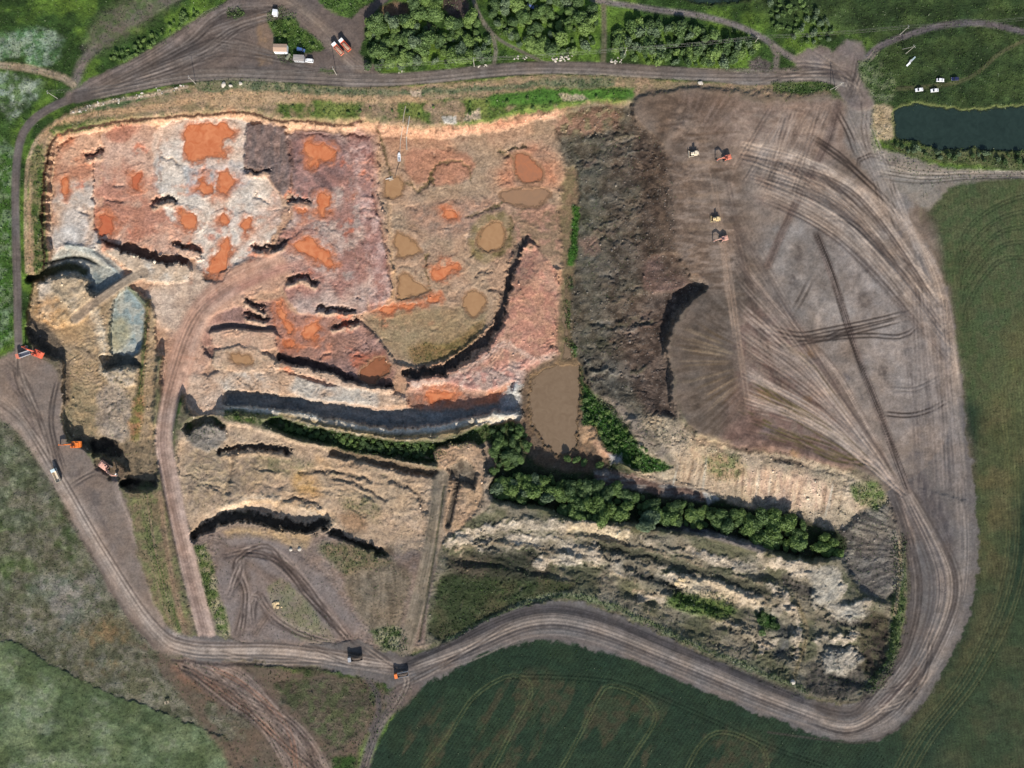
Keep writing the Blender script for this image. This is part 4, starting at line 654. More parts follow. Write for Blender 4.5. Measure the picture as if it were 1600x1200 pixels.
for i in range(16):
    y = rnd.uniform(205, 445); x = rnd.uniform(1056, 1080)
    stroke([(x, y), (x + rnd.uniform(50, 110), y + rnd.uniform(-8, 8))], rnd.uniform(3, 6), rnd.choice([(84, 68, 56), (96, 78, 64), (150, 128, 108)]), op=rnd.uniform(.3, .6), feather=2.5, fade=20)
for i in range(30):
    a = rnd.uniform(2.5, 4.0); r0 = rnd.uniform(40, 70); r1 = rnd.uniform(110, 150)
    stroke([(1195 + r0 * math.cos(a), 565 - r0 * math.sin(a) * .9), (1195 + r1 * math.cos(a), 565 - r1 * math.sin(a) * .9)], rnd.uniform(1.6, 3), rnd.choice([(92, 76, 56), (148, 128, 104)]), op=rnd.uniform(.3, .55), feather=1.5, fade=18)
# dark churned wedge where the tracks meet the ring road
poly([(1418, 752), (1440, 740), (1470, 790), (1490, 840), (1480, 880), (1470, 850), (1440, 810)], (84, 78, 78), (112, 104, 100), N_x, feather=8, op=.85)
stroke([(1424, 800), (1444, 840), (1466, 880), (1474, 920)], 20, (84, 78, 78), (122, 112, 106), streak=1.6, sfreq=1.6, feather=5, op=.85)
stroke([(1440, 770), (1466, 810), (1482, 850), (1476, 890)], 6, (80, 74, 74), (112, 104, 100), streak=1, feather=3, op=.8)
for i in range(22):
    o_ = rnd.uniform(-42, 42)
    ruts([(1405 + o_ * .5, 760), (1462 + o_, 900), (1440 + o_ * .8, 1010), (1385 + o_ * .5, 1085 + o_ * .5), (1330, 1128 + o_ * .5), (1260, 1112 + o_ * .45)], rnd.uniform(.3, .7), rnd.choice([(74, 67, 64), (84, 76, 72), (172, 157, 144)]), gap=rnd.uniform(4.5, 6.5), wd=rnd.uniform(1.2, 2.4), dz=-.05)
for i in range(16):
    o_ = rnd.uniform(-22, 22)
    ruts([(640, 1046 + o_ * .6), (730, 1012 + o_), (830, 972 + o_), (920, 978 + o_), (1060, 1032 + o_), (1190, 1086 + o_), (1290, 1124 + o_ * .8)], rnd.uniform(.3, .7), rnd.choice([(62, 57, 57), (74, 68, 67), (150, 138, 128)]), gap=rnd.uniform(4.5, 6.5), wd=rnd.uniform(1.2, 2.4), dz=-.05)
for i in range(12):
    o_ = rnd.uniform(-11, 11)
    ruts([(20, 640 + o_), (80, 725 + o_), (160, 860 + o_ * .8), (240, 980 + o_), (300, 1014 + o_), (450, 1018 + o_), (620, 1044 + o_)], rnd.uniform(.25, .6), rnd.choice([(98, 86, 79), (188, 171, 156)]), gap=5.5, wd=rnd.uniform(1.2, 2.2), dz=-.04)
for i in range(9):
    o_ = rnd.uniform(-9, 9)
    ruts([(326 + o_, 1000), (296 + o_, 885), (264 + o_, 740), (258 + o_, 670), (278 + o_ * 1.3, 580), (316 + o_ * 1.5, 490), (380, 440 + o_)], rnd.uniform(.2, .4), rnd.choice([(130, 106, 94), (196, 170, 152)]), gap=5.5, wd=rnd.uniform(1.2, 2.2), dz=-.05)
for i in range(16):
    o_ = rnd.uniform(-7, 7)
    ruts([(140, 148 + o_), (300, 118 + o_), (450, 119 + o_), (620, 124 + o_), (840, 106 + o_), (1090, 116 + o_), (1290, 116 + o_)], rnd.uniform(.25, .6), rnd.choice([(70, 62, 58), (70, 62, 58), (156, 143, 132)]), gap=5.5, wd=rnd.uniform(1.2, 2.2), dz=-.04)
for i in range(26):
    a_ = rnd.uniform(0, 1); b_ = rnd.uniform(0, 1)
    ruts([(150 + 40 * a_, 140 - 6 * a_), (280 + 50 * b_, 60 + 45 * a_), (330 + 60 * a_, 15 + 70 * b_), (440 + 60 * b_, 5 + 20 * a_ + 90 * (b_ > .6))], rnd.uniform(.3, .65), rnd.choice([(72, 64, 60), (146, 134, 125)]), gap=5.5, wd=rnd.uniform(1.2, 2.4), dz=-.04)
for p in ([(620, 1075), (670, 1050), (740, 1010), (800, 978)], [(560, 1005), (600, 1030), (640, 1062), (610, 1110)], [(480, 1010), (560, 1040), (640, 1050)], [(1380, 1085), (1420, 1060), (1450, 1020)], [(1360, 1110), (1420, 1090), (1470, 1030)], [(1400, 1120), (1440, 1060), (1460, 990)], [(300, 1010), (400, 1030), (520, 1034)],
          [(1240, 100), (1290, 100), (1330, 120), (1345, 160)], [(1270, 80), (1310, 110), (1330, 150)], [(1340, 80), (1335, 120), (1320, 160)], [(1375, 70), (1345, 110), (1335, 160)], [(1180, 124), (1290, 112), (1340, 140), (1352, 190)], [(10, 560), (40, 600), (70, 680)], [(28, 540), (30, 590), (60, 660)], [(-10, 620), (40, 660), (90, 740)], [(90, 590), (80, 660), (100, 740)], [(20, 600), (60, 660), (90, 760)], [(180, 750), (150, 740), (110, 760)]):
    for q in range(2):
        ruts([(a + rnd.uniform(-5, 5), b + rnd.uniform(-5, 5)) for a, b in p], rnd.uniform(.4, .7), rnd.choice([(70, 62, 58), (84, 74, 68), (164, 148, 134)]), gap=5.5, wd=rnd.uniform(1.5, 2.6), dash=rnd.choice([0, 20]), seed=rnd.randint(0, 90))
for i in range(9):
    o_ = rnd.uniform(-5, 5)
    ruts([(1372, 262 + o_ * 3), (1440, 274 + o_ * 2), (1520, 272 + o_), (1620, 272 + o_ * .6)], rnd.uniform(.4, .7), rnd.choice([(84, 76, 68), (176, 164, 150)]), wd=1.6)
# top clearings, ponds' surroundings
poly([(595, 10), (615, 0), (638, 4), (640, 30), (615, 36), (600, 26)], (126, 96, 70), (90, 76, 66), N_mid, feather=5, grass=0)
poly([(690, -10), (725, -10), (730, 24), (700, 26), (690, 10)], (84, 70, 64), feather=4); poly([(668, 34), (680, 40), (680, 66), (668, 60)], (84, 78, 70), feather=3)
poly([(1365, 165), (1395, 168), (1400, 210), (1372, 216)], (184, 164, 134), (160, 142, 112), N_fine, feather=4, rough=.5)
poly([(1380, 218), (1450, 232), (1620, 236), (1620, 262), (1500, 258), (1420, 244)], (70, 80, 48), (96, 98, 66), N_fine, feather=5, grass=.6)
poly([(1340, 95), (1380, 100), (1400, 130), (1390, 160), (1368, 160)], (74, 92, 52), (104, 112, 80), N_fine, feather=5, grass=.7, reg=MEADOW)
# ------------------------------------------------------------------ relief detail and colour grain
R1 = fbm(GX, GY, 11, 4, 201) - .5
R2 = np.abs(fbm(GX, GY, 15, 4, 211) - .5)
inner = (GX > -60) & (GX < 1660) & (GY > -60) & (GY < 1260)
Z += (RO * (1.8 * R1 - 2.4 * R2 + .55 * (N_fine - .5)) * inner).astype(f32)
SW = fbm(GX, GY, 62, 3, 231) * 17 + fbm(GX, GY, 14, 3, 241) * 1.6
swl = np.sin(SW * 2 * math.pi)
dig = (((RG == PIT) | (RG == WEST) | (RG == OLD) | (RG == SPOIL)) * np.clip(RO / .3, .3, 1.6) * inner * sstep(.46, .66, fbm(GX, GY, 44, 3, 251))).astype(f32)
Z += (swl * .11 * dig).astype(f32)
CO *= (1 + .07 * swl * dig)[..., None].astype(f32)
CRK = np.abs(fbm(GX, GY, 28, 4, 261) - .5)                    # thin cracks and rills
crk = (1 - sstep(0, .022, CRK)) * dig
Z -= (.45 * crk).astype(f32); CO *= (1 - .28 * np.clip(crk, 0, 1))[..., None].astype(f32)
Z += ((N_grain - .5) * np.minimum(RO, .5) * .35 * inner).astype(f32)
g = 1 + .34 * (N_mid - .5) + .6 * (N_fine - .5) + (.16 + .45 * np.clip(RO, 0, .6)) * (N_grain - .5)
CO *= np.clip(g, .55, 1.5)[..., None].astype(f32)
rowsA = np.sin((GX * .82 + GY * .57) * 2 * math.pi / 5.2 + 2.2 * N_mid); rowsB = np.sin((GX * .99 - GY * .12) * 2 * math.pi / 5.2 + 2.5 * N_mid)
rows = np.where(GX > 1380, rowsB, rowsA) * ((RG == FIELD) & (GX > 500))
CO *= (1 + .10 * rows)[..., None].astype(f32); Z += (.07 * rows).astype(f32)
mt = fbm(GX, GY, 15, 4, 281, .6); md = ((RG == MEADOW) | (RG == ROUGH)) * 1.0
CO *= (1 + 1.1 * (mt - .5) * md)[..., None].astype(f32); Z += (.9 * (mt - .5) * md * inner).astype(f32)
# clays of the pit a little dustier
pm = ((RG == PIT) * .04)[..., None]; CO[:] = CO * (1 - pm) + (CO.mean(-1, keepdims=True) * np.array([1.12, 1.0, .86])) * pm
# a little hue drift
hd = (fbm(GX, GY, 26, 4, 221) - .5)
CO[..., 0] *= 1 + .16 * hd; CO[..., 2] *= 1 - .16 * hd

# ------------------------------------------------------------------ standing water: beds are carved here, sheets are laid below
WATER = []
WSH = fbm(GX, GY, 13, 4, 271) - .5
def water(pts, kind, label, depth=.35, shore=None, lip=10, warp=5, fine=3, zw=None, q=30):
    P = catmull(pts, True, 8)
    sl, D, T, Sd, ins, L = field(P, 15, True, warp, fine)
    sd = np.where(ins, D, -D)
    edge = np.abs(sd) < 2.0
    lev = float(np.percentile(Z[sl][edge], q)) if zw is None else zw
    out = (~ins) & (sd > -lip)
    sdn = sd + WSH[sl] * (17 if kind in ('orange', 'red', 'brown') else 5)      # ragged shore with small islands
    bed = lev - np.clip(sdn * .07, -.35, depth)
    near = (sd > -lip)
    Z[sl] = np.where(near & (sdn < 0), np.maximum(np.minimum(Z[sl], lev + .9), bed), np.where(near, np.minimum(bed, Z[sl]), Z[sl]))
    sd = sdn
    c = alb(shore or ((196, 122, 86) if kind in ('orange', 'red') else (150, 116, 88)))
    rim = kind in ('orange', 'red')
    m = (sstep(-5 - 9 * rim, 0, sd) * (1 - .75 * rim * sstep(.42, .6, N_fine[sl]) * (sd < -1)))[..., None] * .8
    CO[sl] = CO[sl] * (1 - m) + c * m
    WATER.append((sl, near.copy(), lev, kind, label))
O = 'orange'; T_ = 'tan'
water([(290, 200), (312, 195), (340, 193), (366, 206), (352, 222), (355, 245), (330, 244), (312, 250), (290, 246), (287, 220)], O, 'large bright orange puddle on the pale clay bench in the pit')
water([(340, 264), (352, 262), (364, 285), (354, 304), (343, 296)], O, 'narrow upright orange puddle below the large one on pale clay')
water([(308, 280), (320, 275), (329, 288), (318, 302), (308, 294)], O, 'small round orange puddle beside the narrow one on pale clay')
water([(278, 332), (294, 328), (312, 336), (310, 352), (290, 355), (279, 345)], O, 'oval orange puddle at the west edge of the pale bench')
water([(338, 340), (350, 337), (362, 345), (356, 356), (340, 352)], O, 'orange puddle, left of a linked pair on pale clay')
water([(378, 340), (388, 342), (390, 355), (384, 366), (378, 355)], O, 'slim orange puddle, right of a linked pair on pale clay')
water([(322, 415), (336, 395), (344, 378), (356, 368), (364, 382), (366, 396), (356, 398), (354, 412), (338, 428), (322, 424)], O, 'ragged orange puddle at the end of the pale bench by the haul track')
water([(474, 226), (490, 220), (506, 224), (522, 234), (518, 248), (500, 250), (482, 264), (478, 256), (486, 246), (474, 236)], O, 'orange puddle on the purple clay bench near its north wall')
water([(497, 303), (504, 299), (515, 306), (514, 332), (506, 337), (497, 330)], O, 'upright orange puddle midway down the purple clay bench')
water([(463, 328), (476, 325), (484, 332), (474, 342), (464, 338)], O, 'small orange puddle on the track left of the purple bench')
water([(457, 382), (470, 374), (490, 368), (502, 382), (516, 390), (520, 396), (512, 402), (526, 414), (510, 416), (488, 404), (474, 398), (460, 390)], O, 'sprawling orange puddle in the middle of the purple bench')
water([(434, 476), (442, 474), (448, 490), (450, 505), (460, 514), (452, 520), (442, 508), (434, 492)], O, 'bent orange puddle in the broken ground south of the track')
water([(468, 522), (478, 510), (496, 502), (502, 514), (492, 530), (472, 532)], O, 'orange puddle below the purple bench beside a low bank')
water([(440, 532), (454, 530), (462, 538), (456, 548), (442, 546)], O, 'orange puddle just above the long shadowed scarp')
water([(585, 486), (620, 476), (660, 472), (685, 460), (684, 470), (670, 476), (640, 484), (600, 490)], O, 'long thin orange puddle across the tan pit floor')
water([(662, 616), (690, 610), (714, 614), (700, 626), (668, 630)], O, 'orange puddle at the east end of the blue clay trench')
water([(694, 326), (706, 323), (713, 330), (712, 342), (698, 346)], O, 'small square orange puddle on the upper tan pit floor')
water([(670, 424), (690, 416), (716, 412), (724, 418), (706, 430), (684, 440), (674, 440)], O, 'orange brown puddle slanting across the tan pit floor')
water([(614, 372), (617, 362), (634, 366), (652, 378), (658, 392), (648, 400), (622, 402), (616, 390)], T_, 'tan pool against the path on the pit floor, northern one')
water([(622, 430), (638, 428), (660, 446), (668, 456), (650, 462), (622, 463), (620, 446)], T_, 'tan pool against the path on the pit floor, southern one')
water([(602, 280), (612, 277), (628, 278), (632, 296), (628, 308), (616, 311), (603, 306)], T_, 'squarish brown sump pool below the white pump boat')
water([(724, 470), (736, 458), (752, 458), (762, 474), (754, 488), (738, 494), (728, 486)], T_, 'round tan pool near the curved shadowed scarp')
water([(752, 360), (768, 348), (786, 352), (790, 378), (776, 390), (752, 390), (744, 378)], T_, 'tan pool ringed by green weeds on the eastern pit floor')
water([(780, 300), (800, 292), (840, 294), (862, 302), (850, 320), (820, 324), (790, 314)], 'grey', 'wide grey brown pool in the north east pit floor')
water([(560, 578), (580, 562), (600, 556), (609, 570), (606, 590), (580, 596), (562, 590)], 'brown', 'brown pool in the corner below the shadowed scarp')
water([(358, 552), (372, 550), (394, 562), (394, 570), (374, 572), (360, 564)], T_, 'tan pool in the hollow beside the haul ramp')
water([(164, 330), (178, 338), (180, 355), (172, 366), (160, 362), (158, 345)], 'red', 'red puddle at the west edge of the red bench')
water([(208, 268), (220, 264), (228, 276), (224, 294), (212, 296), (207, 284)], 'red', 'red puddle in the middle of the red bench')
water([(96, 280), (104, 276), (107, 290), (102, 306), (93, 298)], O, 'small orange puddle at the western wall of the pit')
water([(806, 240), (826, 244), (846, 262), (848, 282), (824, 288), (804, 268)], 'redtan', 'red stained pool at the north east of the pit floor')
water([(828, 590), (850, 574), (880, 561), (900, 565), (906, 600), (902, 650), (904, 686), (892, 708), (862, 706), (842, 682), (828, 652), (823, 620)], 'pond', 'large flat brown pond at the low east end of the pit', depth=1.2, zw=-13.2, shore=(132, 108, 80), warp=8, fine=6)
water([(880, 560), (884, 530), (879, 500), (884, 462), (882, 430), (888, 428), (890, 470), (888, 505), (893, 535), (894, 562)], 'pond', 'narrow wet channel running up from the brown pond', depth=.3, shore=(120, 104, 78))
water([(1396, 176), (1420, 166), (1450, 164), (1474, 169), (1510, 170), (1560, 166), (1640, 164), (1720, 170), (1720, 232), (1620, 236), (1560, 236), (1470, 236), (1430, 224), (1400, 216), (1398, 196)], 'lake', 'dark green pond beyond the parked white cars', depth=1.0, shore=(104, 110, 66), zw=-.9)
water([(1046, -14), (1070, -2), (1100, 6), (1140, 7), (1160, 2), (1180, -14), (1120, -40)], 'lake', 'dark sliver of a pond at the top edge', depth=.8, shore=(60, 70, 40), zw=-.6)

# ------------------------------------------------------------------ materials
def new_mat(name):
    m = bpy.data.materials.new(name); m.use_nodes = True
    n = m.node_tree; n.nodes.clear()
    o = n.nodes.new('ShaderNodeOutputMaterial'); p = n.nodes.new('ShaderNodeBsdfPrincipled')
    n.links.new(p.outputs[0], o.inputs[0]); return m, n, p
def node(n, t, **k):
    x = n.nodes.new(t)
    for a, b in k.items(): setattr(x, a, b)
    return x
def ground_mat(name, scale, bump, contrast, rough=.95, spots=None):
    m, n, p = new_mat(name)
    at = node(n, 'ShaderNodeAttribute', attribute_name='soil')
    tc = node(n, 'ShaderNodeTexCoord')
    n1 = node(n, 'ShaderNodeTexNoise'); n1.inputs['Scale'].default_value = scale; n1.inputs['Detail'].default_value = 4; n1.inputs['Roughness'].default_value = .7
    n2 = node(n, 'ShaderNodeTexNoise'); n2.inputs['Scale'].default_value = scale * .38; n2.inputs['Detail'].default_value = 5
    n.links.new(tc.outputs['Object'], n1.inputs['Vector']); n.links.new(tc.outputs['Object'], n2.inputs['Vector'])
    r = node(n, 'ShaderNodeMapRange'); r.inputs[1].default_value = .28; r.inputs[2].default_value = .72; r.inputs[3].default_value = 1 - contrast; r.inputs[4].default_value = 1 + contrast
    n.links.new(n1.outputs['Fac'], r.inputs[0])
    r2 = node(n, 'ShaderNodeMapRange'); r2.inputs[1].default_value = .3; r2.inputs[2].default_value = .7; r2.inputs[3].default_value = 1 - contrast * .5; r2.inputs[4].default_value = 1 + contrast * .5
    n.links.new(n2.outputs['Fac'], r2.inputs[0])
    mm = node(n, 'ShaderNodeMath', operation='MULTIPLY'); n.links.new(r.outputs[0], mm.inputs[0]); n.links.new(r2.outputs[0], mm.inputs[1])
    vm = node(n, 'ShaderNodeVectorMath', operation='SCALE'); n.links.new(at.outputs['Color'], vm.inputs[0]); n.links.new(mm.outputs[0], vm.inputs['Scale'])
    last = vm.outputs[0]
    if spots:
        v = node(n, 'ShaderNodeTexVoronoi'); v.inputs['Scale'].default_value = spots[0]; n.links.new(tc.outputs['Object'], v.inputs['Vector'])
        sr = node(n, 'ShaderNodeMapRange'); sr.inputs[1].default_value = .12; sr.inputs[2].default_value = .2; sr.inputs[3].default_value = spots[1]; sr.inputs[4].default_value = 0
        n.links.new(v.outputs['Distance'], sr.inputs[0])
        mx = node(n, 'ShaderNodeMix', data_type='RGBA'); n.links.new(sr.outputs[0], mx.inputs[0]); n.links.new(last, mx.inputs[6]); mx.inputs[7].default_value = (*spots[2], 1)
        last = mx.outputs[2]
    n.links.new(last, p.inputs['Base Color']); p.inputs['Roughness'].default_value = rough; p.inputs['Specular IOR Level'].default_value = .15
    b = node(n, 'ShaderNodeBump'); b.inputs['Strength'].default_value = .8; b.inputs['Distance'].default_value = bump
    n.links.new(n1.outputs['Fac'], b.inputs['Height']); n.links.new(b.outputs[0], p.inputs['Normal'])
    return m
M_GRASS = ground_mat('grass', 1.0, .6, .42)
M_SOIL = ground_mat('soil', .7, .55, .36)
M_RUBBLE = ground_mat('rubble', 1.0, .55, .28, spots=(.5, .45, (.20, .19, .165)))
M_DIRT = ground_mat('packed_dirt', .7, .16, .24)
M_CROP = ground_mat('crop', .9, .4, .38)

# ------------------------------------------------------------------ the ground sheet, cut along the edges of road, pit, field ... without gaps
PXW = (GX - 800) * S * (1 - Z / H); PYW = (600 - GY) * S * (1 - Z / H)
far = np.maximum(np.abs(GX - 800), np.abs(GY - 600)) > 1100
VERT = np.stack([PXW, PYW, Z], -1).reshape(-1, 3).astype(f32)
ids = np.arange(NY * NX).reshape(NY, NX)
quads = np.stack([ids[1:, :-1], ids[1:, 1:], ids[:-1, 1:], ids[:-1, :-1]], -1).reshape(-1, 4)
qreg = RG[:-1, :-1].reshape(-1)
CF = np.concatenate([CO, np.ones((NY, NX, 1), f32)], -1).reshape(-1, 4)
def sheet(name, q, mat, label):
    u, inv = np.unique(q, return_inverse=True)
    me = bpy.data.meshes.new(name)
    me.vertices.add(len(u)); me.vertices.foreach_set('co', VERT[u].ravel())
    nq = len(q); me.loops.add(nq * 4); me.loops.foreach_set('vertex_index', inv.reshape(-1).astype(np.int32))
    me.polygons.add(nq); me.polygons.foreach_set('loop_start', np.arange(0, nq * 4, 4, dtype=np.int32))
    me.update(calc_edges=True)
    a = me.color_attributes.new('soil', 'FLOAT_COLOR', 'POINT'); a.data.foreach_set('color', CF[u].ravel())
    me.polygons.foreach_set('use_smooth', np.ones(nq, bool))
    me.materials.append(mat)
    o = bpy.data.objects.new(name, me); COL.objects.link(o)
    o['kind'] = 'structure'; o['label'] = label
    return o
for rid, nm, mt, lb in ((MEADOW, 'meadow', M_GRASS, 'green meadow ground around the quarry, widest along the top edge'), (ROAD, 'haul_road', M_DIRT, 'grey brown packed dirt haul road ringing the quarry'),
                        (PIT, 'quarry_pit', M_SOIL, 'open quarry pit with orange, pink and pale clay benches'), (SPOIL, 'spoil_heap', M_RUBBLE, 'dark rubble slope of the spoil heap above the gully'),
                        (TOP, 'spoil_plateau', M_DIRT, 'levelled grey brown top of the spoil heap covered in wheel tracks'),
                        (FIELD, 'crop_field', M_CROP, 'dark green crop fields outside the ring road'), (TRACK, 'dirt_track', M_DIRT, 'narrow dirt tracks and trampled yards'),
                        (OLD, 'old_workings', M_SOIL, 'old sandy workings south of the pit, half overgrown'), (ROUGH, 'rough_grassland', M_GRASS, 'dry grey green rough grassland at the left'),
                        (BANK, 'grassy_bank', M_SOIL, 'tan and green bank between the north road and the pit'), (WEST, 'west_excavation', M_SOIL, 'cream and blue clay excavation at the left of the pit')):
    sheet(nm, quads[qreg == rid], mt, lb)

def zat(px, py):
    i = np.clip(np.searchsorted(ax, px) - 1, 0, NX - 2); j = np.clip(np.searchsorted(ay, py) - 1, 0, NY - 2)
    u = (px - ax[i]) / (ax[i + 1] - ax[i]); v = (py - ay[j]) / (ay[j + 1] - ay[j])
    return float((Z[j, i] * (1 - u) + Z[j, i + 1] * u) * (1 - v) + (Z[j + 1, i] * (1 - u) + Z[j + 1, i + 1] * u) * v)
def at(px, py, dz=0.0):
    z = zat(px, py); k = S * (1 - z / H)
    return Vector(((px - 800) * k, (600 - py) * k, z + dz))

# ------------------------------------------------------------------ water sheets
def water_mat(name, c, c2, rough=.12):
    m, n, p = new_mat(name)
    tc = node(n, 'ShaderNodeTexCoord'); nz = node(n, 'ShaderNodeTexNoise'); nz.inputs['Scale'].default_value = .22; nz.inputs['Detail'].default_value = 7; nz.inputs['Distortion'].default_value = 1.2
    n.links.new(tc.outputs['Object'], nz.inputs['Vector'])
    r = node(n, 'ShaderNodeValToRGB'); r.color_ramp.elements[0].position = .28; r.color_ramp.elements[1].position = .72
    r.color_ramp.elements[0].color = (*alb(c), 1); r.color_ramp.elements[1].color = (*alb(c2), 1)
    n.links.new(nz.outputs['Fac'], r.inputs[0]); n.links.new(r.outputs[0], p.inputs['Base Color'])
    da = node(n, 'ShaderNodeAttribute', attribute_name='depth'); dr = node(n, 'ShaderNodeMapRange'); dr.inputs[1].default_value = .0; dr.inputs[2].default_value = .30; dr.inputs[3].default_value = .12; dr.inputs[4].default_value = 1
    n.links.new(da.outputs['Fac'], dr.inputs[0]); tp = node(n, 'ShaderNodeBsdfTransparent'); ms = node(n, 'ShaderNodeMixShader'); out = [x for x in n.nodes if x.type == 'OUTPUT_MATERIAL'][0]
    n.links.new(dr.outputs[0], ms.inputs[0]); n.links.new(tp.outputs[0], ms.inputs[1]); n.links.new(p.outputs[0], ms.inputs[2]); n.links.new(ms.outputs[0], out.inputs[0])
    p.inputs['Roughness'].default_value = rough; p.inputs['IOR'].default_value = 1.33
    n2 = node(n, 'ShaderNodeTexNoise'); n2.inputs['Scale'].default_value = 2.5; n.links.new(tc.outputs['Object'], n2.inputs['Vector'])
    b = node(n, 'ShaderNodeBump'); b.inputs['Strength'].default_value = .15; b.inputs['Distance'].default_value = .03
    n.links.new(n2.outputs['Fac'], b.inputs['Height']); n.links.new(b.outputs[0], p.inputs['Normal'])
    return m
WM = {'redtan': water_mat('red_tan_water', (168, 118, 90), (196, 126, 88)), 'orange': water_mat('orange_water', (202, 112, 70), (230, 150, 104)), 'tan': water_mat('tan_water', (172, 132, 94), (186, 146, 106)), 'grey': water_mat('grey_water', (156, 124, 98), (166, 130, 100)),
      'brown': water_mat('brown_water', (150, 96, 66), (166, 108, 76)), 'red': water_mat('red_water', (196, 104, 70), (208, 122, 84)), 'pond': water_mat('pond_water', (128, 107, 85), (140, 119, 96)), 'lake': water_mat('lake_water', (38, 52, 46), (48, 64, 57), .12)}
for sl, near, lev, kind, label in WATER:
    k = S * (1 - lev / H); zz = Z[sl]; dep = np.where(near, lev - zz, -1.0)
    wet = (dep > -.03)
    q = (wet[:-1, :-1] | wet[1:, :-1] | wet[:-1, 1:] | wet[1:, 1:]) & near[:-1, :-1] & near[1:, 1:]
    jj, ii = np.nonzero(q); n_ = zz.shape[1]; idx = np.arange(zz.size).reshape(zz.shape)
    F = np.stack([idx[jj + 1, ii], idx[jj + 1, ii + 1], idx[jj, ii + 1], idx[jj, ii]], -1)
    u, inv = np.unique(F, return_inverse=True)
    V = np.stack([(GX[sl].ravel()[u] - 800) * k, (600 - GY[sl].ravel()[u]) * k, np.full(len(u), lev)], -1)
    me = bpy.data.meshes.new('water'); me.vertices.add(len(u)); me.vertices.foreach_set('co', V.astype(f32).ravel())
    me.loops.add(len(F) * 4); me.loops.foreach_set('vertex_index', inv.reshape(-1).astype(np.int32)); me.polygons.add(len(F)); me.polygons.foreach_set('loop_start', np.arange(0, len(F) * 4, 4, dtype=np.int32)); me.update(calc_edges=True)
    a = me.attributes.new('depth', 'FLOAT', 'POINT'); a.data.foreach_set('value', np.clip(lev - zz.ravel()[u], -.1, 2).astype(f32))
    nm = 'pond' if kind in ('pond', 'lake') else 'puddle'
    me.name = nm; me.materials.append(WM[kind])
    o = bpy.data.objects.new(nm, me); COL.objects.link(o); o['kind'] = 'structure'; o['label'] = label
# ================================================================== THINGS
def plain(name, c, rough=.6, metal=0.0, dirt=.35, spec=.4):
    """paint, metal, glass, wood with dust and wear mixed in"""
    m, n, p = new_mat(name)
    tc = node(n, 'ShaderNodeTexCoord'); nz = node(n, 'ShaderNodeTexNoise'); nz.inputs['Scale'].default_value = 1.7; nz.inputs['Detail'].default_value = 6
    n.links.new(tc.outputs['Object'], nz.inputs['Vector'])
    r = node(n, 'ShaderNodeMapRange'); r.inputs[1].default_value = .42; r.inputs[2].default_value = .72; r.inputs[4].default_value = dirt
    n.links.new(nz.outputs['Fac'], r.inputs[0])
    mx = node(n, 'ShaderNodeMix', data_type='RGBA'); n.links.new(r.outputs[0], mx.inputs[0])
    mx.inputs[6].default_value = (*c, 1); mx.inputs[7].default_value = (.22, .17, .13, 1)
    n.links.new(mx.outputs[2], p.inputs['Base Color']); p.inputs['Roughness'].default_value = rough; p.inputs['Metallic'].default_value = metal
    p.inputs['Specular IOR Level'].default_value = spec
    return m
MT = dict(red=plain('red_orange_paint', (.62, .10, .045), .5), orange=plain('orange_paint', (.72, .17, .02), .45, dirt=.2), pink=plain('sun_bleached_paint', (.62, .33, .25), .65, dirt=.45),
          salmon=plain('faded_red_paint', (.60, .17, .10), .6), yellow=plain('dusty_yellow_paint', (.62, .47, .24), .6), cream=plain('dusty_cream_paint', (.66, .56, .42), .65),
          white=plain('white_paint', (.74, .75, .76), .35, dirt=.12), blue=plain('blue_paint', (.05, .10, .24), .35, dirt=.15), navy=plain('navy_paint', (.015, .02, .07), .3, dirt=.1), pale=plain('pale_blue_paint', (.46, .56, .58), .45, dirt=.2),
          grey=plain('grey_paint', (.30, .31, .33), .6), dark=plain('dark_steel', (.045, .042, .04), .6, .3), rubber=plain('rubber', (.025, .025, .025), .85, dirt=.5), steel=plain('worn_steel', (.30, .28, .26), .45, .7),
          glass=plain('window_glass', (.015, .02, .025), .12, dirt=.08, spec=.6), lamp=plain('lamp_lens', (.7, .7, .66), .2, dirt=.1), tail=plain('red_lens', (.4, .02, .02), .3, dirt=.1), soil=plain('loaded_soil', (.075, .055, .042), .95), clay=plain('loaded_clay', (.34, .22, .15), .95),
          wood=plain('weathered_wood', (.36, .29, .2), .85), pole=plain('grey_pole', (.33, .31, .27), .8), tanroof=plain('tan_sheet_roof', (.40, .27, .19), .7), greyroof=plain('grey_sheet_roof', (.29, .26, .24), .7), olive=plain('olive_paint', (.13, .15, .10), .7),
          rock=plain('pale_rock', (.42, .38, .32), .95, dirt=.4), ochre=plain('ochre_rock', (.48, .36, .20), .95), wire=plain('wire', (.12, .12, .12), .5, .5), plastic=plain('pipe_plastic', (.36, .30, .25), .5), bluetarp=plain('blue_tarp', (.09, .14, .36), .6))
def tag(o, label, cat, group=None):
    o['label'] = label; o['category'] = cat
    if group: o['group'] = group
    return o
def thing(name, loc, rz, label, cat, group=None, scale=1.0):
    o = bpy.data.objects.new(name, None); COL.objects.link(o); o.empty_display_size = .5
    o.location = loc; o.rotation_euler = (0, 0, rz); o.scale = (scale,) * 3
    return tag(o, label, cat, group)
def part(name, bm, mat, parent, bevel=0.0):
    if bevel:
        bmesh.ops.bevel(bm, geom=bm.edges[:], offset=bevel, segments=2, affect='EDGES', clamp_overlap=True)
    bmesh.ops.recalc_face_normals(bm, faces=bm.faces[:])
    me = bpy.data.meshes.new(name); bm.to_mesh(me); bm.free(); me.materials.append(MT[mat] if isinstance(mat, str) else mat)
    o = bpy.data.objects.new(name, me); COL.objects.link(o); o.parent = parent
    return o
